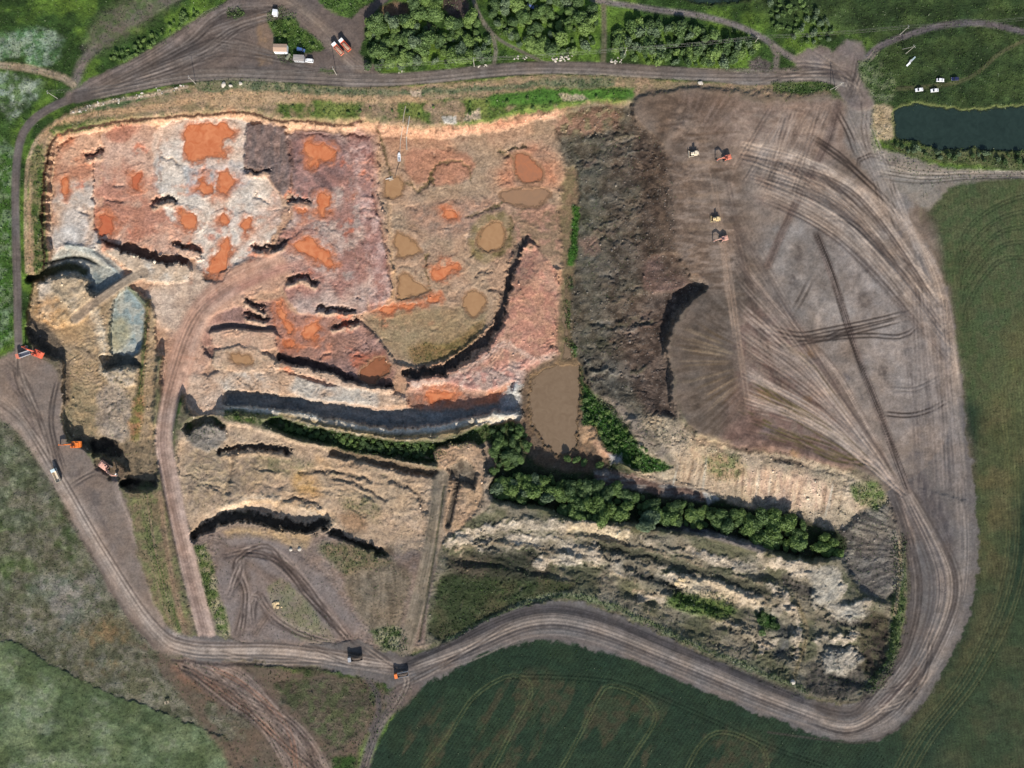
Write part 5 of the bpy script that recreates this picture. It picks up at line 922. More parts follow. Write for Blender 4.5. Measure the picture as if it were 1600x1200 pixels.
def hexa(bm, c, s, top=(1, 1), shift=(0, 0), M=None):
    x, y, z = c; a, b, h = s[0] / 2, s[1] / 2, s[2] / 2
    v = [bm.verts.new(p) for p in ((x - a, y - b, z - h), (x + a, y - b, z - h), (x + a, y + b, z - h), (x - a, y + b, z - h),
         (x - a * top[0] + shift[0], y - b * top[1] + shift[1], z + h), (x + a * top[0] + shift[0], y - b * top[1] + shift[1], z + h), (x + a * top[0] + shift[0], y + b * top[1] + shift[1], z + h), (x - a * top[0] + shift[0], y + b * top[1] + shift[1], z + h))]
    for q in ((0, 3, 2, 1), (4, 5, 6, 7), (0, 1, 5, 4), (1, 2, 6, 5), (2, 3, 7, 6), (3, 0, 4, 7)): bm.faces.new([v[i] for i in q])
    if M is not None: bmesh.ops.transform(bm, matrix=M, verts=v)
    return bm
def BX(c, s, **k): return hexa(bmesh.new(), c, s, **k)
def prism(bm, prof, y0, y1):
    a = [bm.verts.new((x, y0, z)) for x, z in prof]; b = [bm.verts.new((x, y1, z)) for x, z in prof]; n = len(prof)
    bm.faces.new(a); bm.faces.new(b[::-1])
    for i in range(n): bm.faces.new((a[i], b[i], b[(i + 1) % n], a[(i + 1) % n]))
    return bm
def PR(prof, y0, y1): return prism(bmesh.new(), prof, y0, y1)
def tube(bm, a, b, r, seg=10, r2=None):
    a = Vector(a); b = Vector(b); d = b - a; q = d.to_track_quat('Z', 'Y').to_matrix()
    r2 = r if r2 is None else r2; A = []; B = []
    for i in range(seg):
        t = 2 * math.pi * i / seg; o = q @ Vector((math.cos(t), math.sin(t), 0))
        A.append(bm.verts.new(a + o * r)); B.append(bm.verts.new(b + o * r2))
    bm.faces.new(A[::-1]); bm.faces.new(B)
    for i in range(seg): bm.faces.new((A[i], A[(i + 1) % seg], B[(i + 1) % seg], B[i]))
    return bm
def TB(a, b, r, seg=10, r2=None): return tube(bmesh.new(), a, b, r, seg, r2)
def wheel(parent, x, y, r, w):
    o = part('wheel', TB((x, y - w / 2, r), (x, y + w / 2, r), r, 16), 'rubber', parent, .05)
    s = 1 if y > 0 else -1
    part('rim', TB((x, y + s * (w / 2 - .04), r), (x, y + s * (w / 2 + .02), r), r * .55, 12), 'steel', o)
def hdg(dx, dy): return math.atan2(-dy, dx)                      # photo direction -> heading

def dump_truck(px, py, d, cabc, bedc, load, label, scale=1.0, group='dump trucks'):
    t = thing('dump_truck', at(px, py, .02), hdg(*d), label, 'dump truck', group, scale)
    part('chassis', BX((-.2, 0, .95), (7.9, .9, .35)), 'dark', t, .03)
    cab = part('cab', PR([(2.55, .75), (4.25, .75), (4.3, 1.7), (4.05, 2.95), (2.55, 3.0)], -1.22, 1.22), cabc, t, .07)
    part('windscreen', PR([(4.30, 1.8), (4.33, 1.8), (4.12, 2.75), (4.09, 2.75)], -1.05, 1.05), 'glass', cab)
    for s in (-1, 1):
        part('side_window', BX((3.45, s * 1.225, 2.2), (1.0, .03, .75)), 'glass', cab)
        part('headlight', BX((4.28, s * .85, 1.15), (.08, .35, .2)), 'lamp', t)
        part('mirror', BX((4.15, s * 1.42, 2.1), (.12, .18, .5)), 'dark', t)
        part('fuel_tank', TB((1.2, s * 1.0, .85), (2.2, s * 1.0, .85), .3), 'steel', t)
    part('bumper', BX((4.36, 0, .7), (.18, 2.4, .35)), 'dark', t, .03)
    bm = bmesh.new()
    for s in (-1, 1): prism(bm, [(-4.1, 1.3), (2.2, 1.3), (2.3, 2.75), (-4.25, 2.55)], s * 1.25 - .06, s * 1.25 + .06)
    hexa(bm, (-.95, 0, 1.32), (6.3, 2.38, .12)); prism(bm, [(2.2, 1.3), (2.32, 1.3), (2.45, 2.95), (2.3, 2.95)], -1.3, 1.3)
    bed = part('dump_bed', bm, bedc, t)
    part('canopy', PR([(2.2, 3.0), (2.3, 2.94), (3.9, 3.1), (3.9, 3.18), (2.3, 3.06)], -1.28, 1.28), cabc, t)
    for x in (-3.2, -1.9, -.6, .7, 1.8):
        for s in (-1, 1): part('rib', BX((x, s * 1.35, 2.0), (.14, .09, 1.25)), bedc, bed)
    part('tailgate', PR([(-4.16, 1.3), (-4.06, 1.3), (-4.2, 2.5), (-4.3, 2.5)], -1.25, 1.25), bedc, bed)
    if load:
        bm = bmesh.new(); bmesh.ops.create_grid(bm, x_segments=14, y_segments=7, size=1)
        r = random.Random(px)
        for v in bm.verts:
            e = (1 - abs(v.co.x) ** 3) * (1 - abs(v.co.y) ** 3)
            v.co = (v.co.x * 3.05 - .95, v.co.y * 1.17, 1.9 + .85 * e + r.uniform(-.08, .08))
        part('load', bm, load, t)
    for s in (-1, 1):
        wheel(t, 3.35, s * 1.05, .52, .34)
        for x in (-1.5, -2.85): wheel(t, x, s * .95, .52, .6)
    return t
def tracks(t, L, r, y, w, mat='dark'):
    for s in (-1, 1):
        prof = [(-L / 2 - r * math.sin(a), r - r * math.cos(a)) for a in [j * math.pi / 6 for j in range(7)]]
        prof += [(L / 2 + r * math.sin(a), r + r * math.cos(a)) for a in [j * math.pi / 6 for j in range(7)]]
        tr = part('track', PR(prof, s * y - w / 2, s * y + w / 2), mat, t)
        bm = bmesh.new()
        for i in range(12): hexa(bm, (-L / 2 + L * i / 11, s * y, 2 * r + .02), (.16, w + .06, .06))
        part('track_shoe', bm, 'steel', tr)['kind'] = 'stuff'
        for i in range(5): part('roller', TB((-L / 2 + L * i / 4, s * (y + w / 2) - .02, r), (-L / 2 + L * i / 4, s * (y + w / 2 + .05), r), r * .55, 10), 'dark', tr)
def seg_arm(p, q, w0, w1, y):                                    # tapered box girder between two x-z points
    p = Vector(p); q = Vector(q); d = (q - p).normalized(); n = Vector((-d.y, d.x))
    return [tuple(p + n * w0), tuple(q + n * w1), tuple(q - n * w1), tuple(p - n * w0)]
def excavator(px, py, d, c, label, scale=1.0, lift=1.0, turn=.4):
    t = thing('excavator', at(px, py, .02), hdg(*d), label, 'excavator', 'excavators', scale)
    under = bpy.data.objects.new('undercarriage', BXmesh((0, 0, .75), (2.2, 1.6, .5), 'dark')); COL.objects.link(under); under.parent = t
    tracks(t, 3.4, .45, 1.15, .6)
    part('turntable', TB((0, 0, .95), (0, 0, 1.2), .8, 18), 'dark', t)
    part('house', PR([(-2.3, 1.2), (1.35, 1.2), (1.35, 1.9), (.2, 2.15), (-1.9, 2.35), (-2.3, 2.0)], -1.35, 1.35), c, t, .07)
    part('counterweight', PR([(-2.75, 1.25), (-2.25, 1.15), (-2.2, 2.3), (-2.65, 2.1)], -1.33, 1.33), c, t, .08)
    eh = part('engine_cover', BX((-1.25, .15, 2.42), (1.5, 2.0, .22), top=(.92, .92)), c, t, .03)
    part('exhaust', TB((-1.0, .7, 2.4), (-1.0, .7, 3.0), .08), 'dark', eh)
    cab = part('cab', PR([(-.35, 1.25), (1.45, 1.25), (1.55, 1.8), (1.1, 2.95), (-.35, 3.0)], .42, 1.36), c, t, .05)
    part('windscreen', PR([(1.56, 1.75), (1.6, 1.75), (1.2, 2.75), (1.16, 2.75)], .52, 1.26), 'glass', cab)
    part('side_window', BX((.45, 1.375, 2.3), (1.1, .03, .8)), 'glass', cab); part('roof_hatch', BX((.35, .89, 3.0), (.6, .55, .04)), 'glass', cab)
    A = (.7, 1.75); B = (3.0, 3.9 * lift); Cc = (5.4, 3.7 * lift); D = (5.9, 1.5 * lift)
    bm = prism(bmesh.new(), seg_arm(A, B, .28, .42, 0), -.42, -.02); prism(bm, seg_arm(B, Cc, .42, .24, 0), -.42, -.02)
    part('boom', bm, c, t)
    part('stick', PR(seg_arm((5.15, 3.98 * lift), D, .3, .18, 0), -.40, -.04), c, t)
    bx, bz = D
    part('bucket', PR([(bx + .25, bz + .15), (bx + .3, bz - .5), (bx - .1, bz - 1.05), (bx - .75, bz - 1.0), (bx - 1.0, bz - .6), (bx - .85, bz - .65), (bx - .6, bz - .85), (bx - .2, bz - .8), (bx + .08, bz - .4)], -.85, .42), 'steel', t)
    for y in (-.55, .1): part('hydraulic_ram', TB((1.3, y, 1.7), (2.9, y, 3.35 * lift), .09), 'steel', t)
    part('stick_ram', TB((3.1, -.22, 4.4 * lift), (5.0, -.22, 4.2 * lift), .08), 'steel', t)
    return t
def BXmesh(c, s, mat):
    bm = BX(c, s); me = bpy.data.meshes.new('undercarriage'); bm.to_mesh(me); bm.free(); me.materials.append(MT[mat]); return me
def bulldozer(px, py, d, c, label, scale=1.0):
    t = thing('bulldozer', at(px, py, .02), hdg(*d), label, 'bulldozer', 'bulldozers on the spoil heap', scale)
    tracks(t, 3.0, .5, 1.05, .56)
    part('hull', BX((0, 0, 1.0), (3.6, 1.5, .7)), c, t, .05)
    hd = part('engine_hood', BX((1.1, 0, 1.75), (1.9, 1.25, .8), top=(.95, .85)), c, t, .06)
    part('exhaust', TB((1.3, .3, 2.1), (1.3, .3, 2.9), .08), 'dark', hd); part('grille', BX((2.07, 0, 1.7), (.05, 1.0, .6)), 'dark', hd)
    cab = part('cab', BX((-.6, 0, 2.15), (1.3, 1.6, 1.6), top=(.85, .88)), c, t, .05)
    part('windscreen', BX((.03, 0, 2.35), (.04, 1.2, .8)), 'glass', cab)
    for s in (-1, 1): part('side_window', BX((-.62, s * .78, 2.35), (.85, .04, .75)), 'glass', cab)
    part('cab_roof', BX((-.6, 0, 3.0), (1.5, 1.75, .12)), c, cab, .03)
    for s in (-1, 1): part('fender', BX((-.7, s * 1.05, 1.3), (1.9, .6, .12)), c, t); part('push_arm', BX((1.5, s * 1.42, .6), (2.6, .14, .25)), c, t)
    bl = [(2.75 + .25 * (1 - math.cos(a)) , .15 + 1.25 * i / 6) for i, a in enumerate([math.pi * (j / 6 - .5) * .9 for j in range(7)])]
    part('blade', PR(bl + [(x + .12, z) for x, z in bl[::-1]], -1.9, 1.9), c, t)
    part('fuel_tank', BX((-1.75, 0, 1.6), (.7, 1.4, .7)), c, t, .06)
    rp = part('ripper', BX((-2.5, 0, .95), (.3, 1.9, .35)), c, t); part('ripper_frame', BX((-2.1, 0, .95), (.9, .7, .25)), c, rp)
    for y in (-.7, 0, .7): part('shank', PR([(-2.75, 1.2), (-2.5, 1.2), (-2.55, .3), (-2.45, .15), (-2.7, .25)], y - .07, y + .07), 'steel', rp)
    return t
def car(px, py, d, c, label, kind='sedan', group=None, scale=1.0):
    nm = 'parked_car' if kind != 'van' else 'parked_van'
    t = thing(nm, at(px, py, .02), hdg(*d), label, 'car' if kind != 'van' else 'van', group, scale)
    if kind == 'van': prof = [(-2.3, .35), (2.3, .35), (2.35, .8), (2.2, 1.05), (1.55, 1.2), (1.5, 1.2), (-2.25, 1.2), (-2.35, .8)]
    else: prof = [(-2.2, .35), (2.2, .35), (2.27, .62), (2.1, .82), (1.15, .95), (-1.6, 1.0), (-2.2, .92), (-2.28, .65)]
    part('body', PR(prof, -.88, .88), c, t, .06)
    if kind == 'van': gp, rp = [(-2.2, 1.2), (1.5, 1.2), (.95, 1.95), (-2.15, 2.0)], [(-2.17, 1.99), (.97, 1.94), (.93, 2.06), (-2.1, 2.1)]
    else: gp, rp = [(-1.75, .98), (1.15, .94), (.35, 1.42), (-1.05, 1.45)], [(-1.2, 1.40), (.45, 1.38), (.3, 1.5), (-.95, 1.52)]
    g = part('window_band', PR(gp, -.74, .74), 'glass', t, .03)
    part('roof', PR(rp, -.72, .72), c, t, .03)
    for s in (-1, 1):
        for x in ((-.9, .0) if kind != 'van' else (-1.6, -.4, .7)): part('pillar', BX((x, s * .745, 1.2 if kind != 'van' else 1.6), (.08, .03, .46 if kind != 'van' else .8)), c, g)
    for s in (-1, 1):
        for x in (-1.35, 1.4): wheel(t, x, s * .80, .33, .2)
        part('headlight', BX((2.2, s * .62, .7), (.12, .36, .14)), 'lamp', t); part('tail_light', BX((-2.24, s * .62, .78), (.08, .34, .14)), 'tail', t)
        part('mirror', BX((.85, s * .97, 1.02), (.14, .2, .12)), c, t)
    part('bumper', BX((2.26, 0, .45), (.1, 1.5, .16)), 'dark', t)
    return t
# ---- machines
excavator(62, 552, (-.93, -.45), 'red', 'red excavator at the left edge loading an orange truck beside a dark hole', 1.4)
dump_truck(40, 554, (-1, .36), 'salmon', 'grey', None, 'truck with orange cab and empty bed beside the red excavator', .98)
excavator(121, 694, (-1, .04), 'orange', 'bright orange excavator reaching left over the edge of the pit', 1.4)
excavator(168, 728, (.78, .62), 'pink', 'sun bleached pale pink excavator in the dark soil hole', 1.4)
dump_truck(91, 742, (-.4, -.92), 'pale', 'cream', None, 'truck with pale blue cab driving up the left haul road', 1.0)
dump_truck(529, 79, (-.66, -.75), 'white', 'salmon', 'clay', 'left one of two loaded trucks parked side by side in the top yard', 1.0)
dump_truck(540, 73, (-.66, -.75), 'white', 'red', 'clay', 'right one of two loaded trucks parked side by side in the top yard', 1.0)
dump_truck(556, 1027, (-1, .12), 'grey', 'dark', 'soil', 'grey truck with dark load on the lower haul road', 1.0)
dump_truck(628, 1052, (-1, .2), 'orange', 'grey', 'soil', 'truck with orange cab near the lower road junction', 1.0)
bulldozer(1084, 241, (-1, .08), 'cream', 'dusty cream bulldozer near the top of the spoil heap', 1.05)
bulldozer(1118, 343, (-1, .0), 'yellow', 'dusty yellow bulldozer just above the pink excavator on the spoil heap', 1.0)
excavator(1134, 248, (-.95, .3), 'salmon', 'orange red excavator beside the cream bulldozer on the spoil heap', 1.0)
excavator(1129, 374, (-.95, .28), 'pink', 'pale pink excavator below the yellow bulldozer on the spoil heap', 1.0)
# ---- cars by the pond and the huts
car(1435, 141, (-1, .12), 'white', 'white car, left of the lower two parked above the pond', group='cars parked by the pond')
car(1459, 142, (-1, .1), 'white', 'white car, right of the lower two parked above the pond', group='cars parked by the pond')
car(1468, 126, (1, .04), 'white', 'white car parked in front of the dark blue one', group='cars parked by the pond')
car(1491, 124, (-1, .03), 'navy', 'dark blue car parked on the grass track by the pond', group='cars parked by the pond')
car(471, 79, (1, .25), 'blue', 'blue van parked behind the grey roofed hut', 'van')
car(484, 96, (-1, -.12), 'white', 'white van parked at the end of the grey roofed hut', 'van')
car(829, 11, (1, .4), 'bluetarp', 'blue car half hidden among the trees at the top')
# ---- huts
def hut(px, py, L, W, h, wallm, roofm, ang, label, pitched=.5, name='site_hut', wheels=False):
    t = thing(name, at(px, py), math.radians(ang), label, 'hut')
    b = .5 if wheels else .12
    wl = part('wall', BX((0, 0, b + h / 2), (L, W, h)), wallm, t, .02)
    part('plinth', BX((0, 0, b / 2 - .05), (L * .96, W * .94, b + .1)), 'dark', t)
    rf = part('roof', PRy([(-W / 2 - .2, b + h + .01), (0, b + h + pitched), (W / 2 + .2, b + h + .01), (W / 2 + .2, b + h + .12), (0, b + h + pitched + .12), (-W / 2 - .2, b + h + .12)], -L / 2 - .2, L / 2 + .2), roofm, t)
    n = int(L / .6)
    for i in range(n):
        x = -L / 2 + L * (i + .5) / n
        for s in (-1, 1):
            bm = bmesh.new(); prismM(bm, [(x - .04, s * 0, b + h + pitched + .16), (x + .04, s * 0, b + h + pitched + .16), (x + .04, s * (W / 2 + .2), b + h + .17), (x - .04, s * (W / 2 + .2), b + h + .17)])
            part('roof_seam', bm, roofm, rf)
    dr = part('door', BX((L * .25, -W / 2 - .02, b + 1.0), (.85, .06, 1.95)), 'grey', t); part('handle', BX((L * .25 + .3, -W / 2 - .07, b + 1.0), (.12, .05, .05)), 'steel', dr)
    for x in (-L * .3, -L * .05):
        wf = part('window', BX((x, -W / 2 - .02, b + 1.5), (.95, .06, .8)), 'white', t); part('pane', BX((x, -W / 2 - .06, b + 1.5), (.8, .03, .65)), 'glass', wf)
    if wheels:
        for x in (-L * .3, L * .3):
            for s in (-1, 1): wheel(t, x, s * (W / 2 - .15), .42, .22)
    return t
def PRy(prof, x0, x1):
    bm = bmesh.new(); a = [bm.verts.new((x0, y, z)) for y, z in prof]; b = [bm.verts.new((x1, y, z)) for y, z in prof]; n = len(prof)
    bm.faces.new(a); bm.faces.new(b[::-1])
    for i in range(n): bm.faces.new((a[i], b[i], b[(i + 1) % n], a[(i + 1) % n]))
    return bm
def prismM(bm, p):
    a = [bm.verts.new(q) for q in p]; b = [bm.verts.new((q[0], q[1], q[2] - .06)) for q in p]
    bm.faces.new(a); bm.faces.new(b[::-1])
    for i in range(4): bm.faces.new((a[i], b[i], b[(i + 1) % 4], a[(i + 1) % 4]))
hut(440.5, 79, 7.6, 4.2, 3.0, 'white', 'tanroof', -1, 'white walled site hut with tan sheet roof near the top yard', .5)
hut(469, 94, 5.8, 3.2, 2.4, 'grey', 'greyroof', -3, 'grey roofed site trailer between the blue and white vans', .18, 'site_trailer', True)
hut(431.5, 22.5, 2.4, 3.0, 2.2, 'white', 'white', -8, 'tiny white shed in the grass north of the site hut', .2, 'shed')
t = thing('storage_tank', at(451, 90), math.radians(58), 'olive storage tank lying on cradles beside the white hut', 'tank')
part('shell', TB((-1.8, 0, 1.2), (1.8, 0, 1.2), .9, 20), 'olive', t, .05); part('hatch', TB((.4, 0, 2.05), (.4, 0, 2.3), .3, 14), 'dark', t)
for x in (-1.1, 1.1): part('cradle', BX((x, 0, .3), (.3, 1.5, .7)), 'dark', t)
# ---- power line
POLES = [(90, 154, 'pale power pole in the green corner where the west road bends'), (306, 131, 'power pole at the south side of the top yard'), (526, 117, 'power pole below the two parked trucks'), (741, 104, 'power pole between the grove and the north road near white rocks'),
         (975, 88, 'power pole in the grass above the north road, left of the thicket'), (1177, 70, 'power pole at the right end of the dark thicket'), (1406, 54, 'power pole beside the curved track top right'), (1620, 38, 'power pole just past the right edge')]
tops = []
def power_pole(px, py, label, aframe=False, h=9.2, ang=0.0):
    t = thing('power_pole', at(px, py), ang, label, 'power pole', 'power poles')
    part('post', TB((0, 0, -.8), (0, 0, h), .19, 10, .13), 'pole', t)
    arm = part('crossarm', BX((0, 0, h - .5), (.14, 2.0, .14)), 'pole', t)
    for y in (-.85, 0, .85): part('insulator', TB((0, y, h - .43 if y else h), (0, y, h - .15 if y else h + .28), .07, 8), 'white', arm)
    if aframe: part('brace', TB((-.2, 3.4, -.5), (0, .1, h - .9), .16, 10, .13), 'pole', t)
    return t
for px, py, lb in POLES:
    if px < 1600: power_pole(px, py, lb, ang=.06)
    tops.append(at(px, py, 9.2))
power_pole(1305, 140, 'braced power pole in the weeds by the road junction', True, ang=1.6); power_pole(1415, 84, 'braced power pole in the meadow above the white scrap', True, ang=.5)
for i in range(len(tops) - 1):
    t = thing('overhead_wire', (0, 0, 0), 0, 'thin overhead wires, span %s along the north road' % ['one from the left', 'two from the left', 'three from the left', 'four from the left', 'five from the left', 'six from the left', 'last on the right'][i], 'wire', 'overhead wire spans')
    for y, dz in ((-.85, -.15), (0, .28), (.85, -.15)):
        bm = bmesh.new()
        a = tops[i] + Vector((0, y, dz)); b = tops[i + 1] + Vector((0, y, dz)); prev = a
        for j in range(1, 13):
            u = j / 12; p = a.lerp(b, u) - Vector((0, 0, 1.6 * 4 * u * (1 - u))); tube(bm, prev, p, .022, 4); prev = p
        part('strand', bm, 'wire', t)
# ---- pump boat and its pipes
t = thing('pump_boat', at(624, 246), math.radians(92), 'white pump boat grounded above the brown sump pool', 'boat')
hp = [(-2.6, .9), (1.2, .9), (2.2, .6), (2.9, 0), (2.2, -.6), (1.2, -.9), (-2.6, -.9)]
bm = bmesh.new(); lo = [bm.verts.new((x * .9, y * .75, .05)) for x, y in hp]; hi = [bm.verts.new((x, y, .8)) for x, y in hp]; i2 = [bm.verts.new((x * .93, y * .86, .8)) for x, y in hp]; i3 = [bm.verts.new((x * .88, y * .8, .45)) for x, y in hp]
bm.faces.new(lo[::-1]); bm.faces.new(i3)
for A_, B_ in ((lo, hi), (hi, i2), (i2, i3)):
    for i in range(7): bm.faces.new((A_[i], A_[(i + 1) % 7], B_[(i + 1) % 7], B_[i]))
part('hull', bm, 'white', t)
part('thwart', BX((.6, 0, .66), (.35, 1.5, .08)), 'white', t); part('foredeck', BX((1.75, 0, .8), (.9, 1.1, .06), top=(1, .8)), 'white', t)
pm = part('pump', BX((-1.5, 0, .8), (1.1, .9, .7)), 'grey', t, .05); part('pump_outlet', TB((-1.5, 0, 1.1), (-1.5, 0, 1.4), .15), 'steel', pm)
def run(name, pts, r, mat, label, cat, lift=.25):
    P = catmull(pts, False, 8); bm = bmesh.new(); prev = None
    for x, y in P:
        p = at(x, y, lift)
        if prev is not None and (p - prev).length > .01: tube(bm, prev, p, r, 7)
        prev = p
    return tag(part(name, bm, mat, None), label, cat)
run('drain_pipe', [(625, 239), (626, 220), (629, 200), (631, 180), (634, 166)], .22, 'plastic', 'pale pipe running up the north bank from the pump boat', 'pipe')
run('drain_pipe', [(636, 234), (635, 215), (638, 195), (640, 182)], .3, 'pole', 'second thicker pipe on the north bank, right of the pump boat', 'pipe')
run('suction_hose', [(624, 254), (620, 266), (617, 278)], .16, 'dark', 'dark hose from the pump boat down into the sump pool', 'hose')
t = thing('pump_raft', at(611, 279), .3, 'small grey pump raft on the edge of the sump pool', 'raft')
for y in (-.7, .7): part('float', TB((-1.2, y, .2), (1.2, y, .2), .3, 12), 'grey', t)
part('deck', BX((0, 0, .5), (2.0, 2.0, .1)), 'wood', t); part('motor', TB((-.3, 0, .8), (.5, 0, .8), .28, 14), 'steel', t); part('hose_stub', TB((-.3, 0, .8), (-3.2, .4, .5), .12), 'white', t)
# ---- odds and ends
t = thing('scrap_sheet', at(1423.5, 96), math.radians(45), 'bent white metal sheet dumped in the meadow', 'scrap metal')
part('sheet_end', PR([(-3.8, .1), (-1.2, .55), (-1.2, .6), (-3.8, .16)], -.55, .45), 'white', t); part('sheet_fold', PR([(-1.2, .55), (.3, 1.0), (.3, 1.06), (-1.2, .61)], -.3, .9), 'grey', t); part('sheet_end', PR([(.3, 1.0), (3.6, .15), (3.6, .2), (.3, 1.06)], -.25, .55), 'pale', t)
t = thing('wooden_rack', at(262, 1096), math.radians(20), 'small pale wooden rack standing near the lower left crop edge', 'rack')
for x in (-1.1, 1.1):
    for y in (-.5, .5): part('leg', BX((x, y, .6), (.16, .16, 1.3)), 'wood', t)
for i in range(5): part('slat', BX((0, -.6 + .3 * i, 1.3), (2.7, .22, .08)), 'wood', t)
part('board', BX((.3, 0, 2.0), (.12, 1.2, 1.3)), 'wood', t)
def boulder_mesh(seed):
    bm = bmesh.new(); bmesh.ops.create_icosphere(bm, subdivisions=2, radius=1); r = random.Random(seed)
    ph = [(Vector((r.uniform(-1, 1), r.uniform(-1, 1), r.uniform(-.6, 1))).normalized(), r.uniform(.55, .9)) for _ in range(9)]
    for v in bm.verts:
        for n, d in ph:
            k = v.co.dot(n)
            if k > d: v.co -= n * (k - d)
        v.co += Vector((r.uniform(-1, 1), r.uniform(-1, 1), r.uniform(-1, 1))) * .04
        v.co.z *= .7
    me = bpy.data.meshes.new('boulder'); bm.to_mesh(me); bm.free(); return me
BM_ = [boulder_mesh(i) for i in range(5)]
for m_ in BM_: m_.materials.append(MT['rock'])
BO = boulder_mesh(9); BO.materials.append(MT['ochre'])
def boulders(spots, label, group, spread, size, n, ochre=False):
    for (x, y) in spots:
        for i in range(n):
            o = bpy.data.objects.new('boulder', BO if ochre else BM_[rnd.randint(0, 4)]); COL.objects.link(o)
            s = rnd.uniform(*size)
            o.location = at(x + rnd.uniform(-1, 1) * spread, y + rnd.uniform(-1, 1) * spread * .6, s * .2); o.scale = (s * rnd.uniform(.8, 1.5), s, s * rnd.uniform(.7, 1.1)); o.rotation_euler = (0, 0, rnd.uniform(0, 6))
            tag(o, label, 'boulder', group)
boulders([(866, 93), (878, 92), (890, 90)], 'white limestone lump heaped north of the road, left of the grass track', 'rocks heaped left of the grass track', 5, (.35, .8), 7)
boulders([(960, 94), (967, 97)], 'white limestone lump heaped north of the road, right of the grass track', 'rocks heaped right of the grass track', 6, (.35, .8), 6)
boulders([(758, 103), (748, 103), (806, 90), (820, 92)], 'pale stone lying on the road verge below the grove', 'stones on the grove verge', 4, (.3, .6), 4)
boulders([(350, 132), (362, 135), (376, 131)], 'big white slab lying in weeds on the north bank', 'white slabs on the north bank', 1.5, (1.1, 1.8), 1)
boulders([(610, 98), (582, 104), (628, 110)], 'pale stone in the weeds at the left foot of the grove', 'stones at the grove foot', 6, (.3, .6), 5)
boulders([(1094, 130)], 'large pale boulder on the rim above the spoil heap', 'rim boulder', 1, (1.5, 1.5), 1)
boulders([(434, 945)], 'ochre stone in the heap inside the track loop', 'ochre stones in the track loop', 7, (.5, 1.1), 16, True)
boulders([(456, 858), (468, 858)], 'white block on the yard edge below the southern trench', 'white blocks below the trench', 1.5, (1.0, 1.4), 1)
boulders([(1057, 910), (1066, 906)], 'yellow sandstone lump on the pale sand ridge', 'yellow lumps on the sand ridge', 4, (.7, 1.5), 3, True)
boulders([(1238, 1066)], 'white block at the foot of the sandy path beside the lower road', 'white block by the lower road', 1, (1.6, 1.6), 2)
boulders([(120, 172), (138, 169), (160, 163), (185, 156), (214, 150), (250, 142), (280, 137)], 'pale slab edging the south side of the north road at the left', 'pale slabs edging the road', 8, (.35, .75), 5)

# ================================================================== VEGETATION
def leaf_mat(name, c, c2):
    m, n, p = new_mat(name)
    gi = node(n, 'ShaderNodeNewGeometry'); oi = node(n, 'ShaderNodeObjectInfo')
    ad = node(n, 'ShaderNodeMath', operation='MULTIPLY_ADD'); ad.inputs[1].default_value = .55; n.links.new(gi.outputs['Random Per Island'], ad.inputs[0])
    sc_ = node(n, 'ShaderNodeMath', operation='MULTIPLY'); sc_.inputs[1].default_value = .45; n.links.new(oi.outputs['Random'], sc_.inputs[0]); n.links.new(sc_.outputs[0], ad.inputs[2])
    mx = node(n, 'ShaderNodeMix', data_type='RGBA'); n.links.new(ad.outputs[0], mx.inputs[0]); mx.inputs[6].default_value = (*c, 1); mx.inputs[7].default_value = (*c2, 1)
    n.links.new(mx.outputs[2], p.inputs['Base Color']); p.inputs['Roughness'].default_value = .6; p.inputs['Specular IOR Level'].default_value = .25
    tr = node(n, 'ShaderNodeBsdfTranslucent'); n.links.new(mx.outputs[2], tr.inputs[0])
    ms = node(n, 'ShaderNodeMixShader'); ms.inputs[0].default_value = .22
    o = [x for x in n.nodes if x.type == 'OUTPUT_MATERIAL'][0]
    n.links.new(p.outputs[0], ms.inputs[1]); n.links.new(tr.outputs[0], ms.inputs[2]); n.links.new(ms.outputs[0], o.inputs[0])
    return m
LM = [leaf_mat('leaf_green', (.056, .100, .028), (.145, .22, .066)), leaf_mat('leaf_light', (.080, .135, .030), (.19, .27, .075)), leaf_mat('leaf_dark', (.042, .080, .028), (.105, .16, .056)), leaf_mat('leaf_grey', (.075, .118, .058), (.16, .21, .115))]
BARK = plain('bark', (.10, .08, .06), .95, dirt=.2)
def quads_mesh(name, P, Nn, size, mat, asp=1.6, rs=None):
    """leaf faces: centres P, normals Nn"""
    rs = rs or np.random.RandomState(3); n = len(P)
    up = rs.randn(n, 3); u = np.cross(Nn, up); u /= np.linalg.norm(u, axis=1)[:, None] + 1e-9; v = np.cross(Nn, u)
    a = (size * rs.uniform(.7, 1.3, n))[:, None]
    V = np.stack([P - u * a * .5 * asp, P - v * a * .5, P + u * a * .5 * asp, P + v * a * .5], 1).reshape(-1, 3)
    me = bpy.data.meshes.new(name); me.vertices.add(4 * n); me.vertices.foreach_set('co', V.astype(f32).ravel())
    me.loops.add(4 * n); me.loops.foreach_set('vertex_index', np.arange(4 * n, dtype=np.int32)); me.polygons.add(n); me.polygons.foreach_set('loop_start', np.arange(0, 4 * n, 4, dtype=np.int32))
    me.update(calc_edges=True); me.materials.append(mat); return me
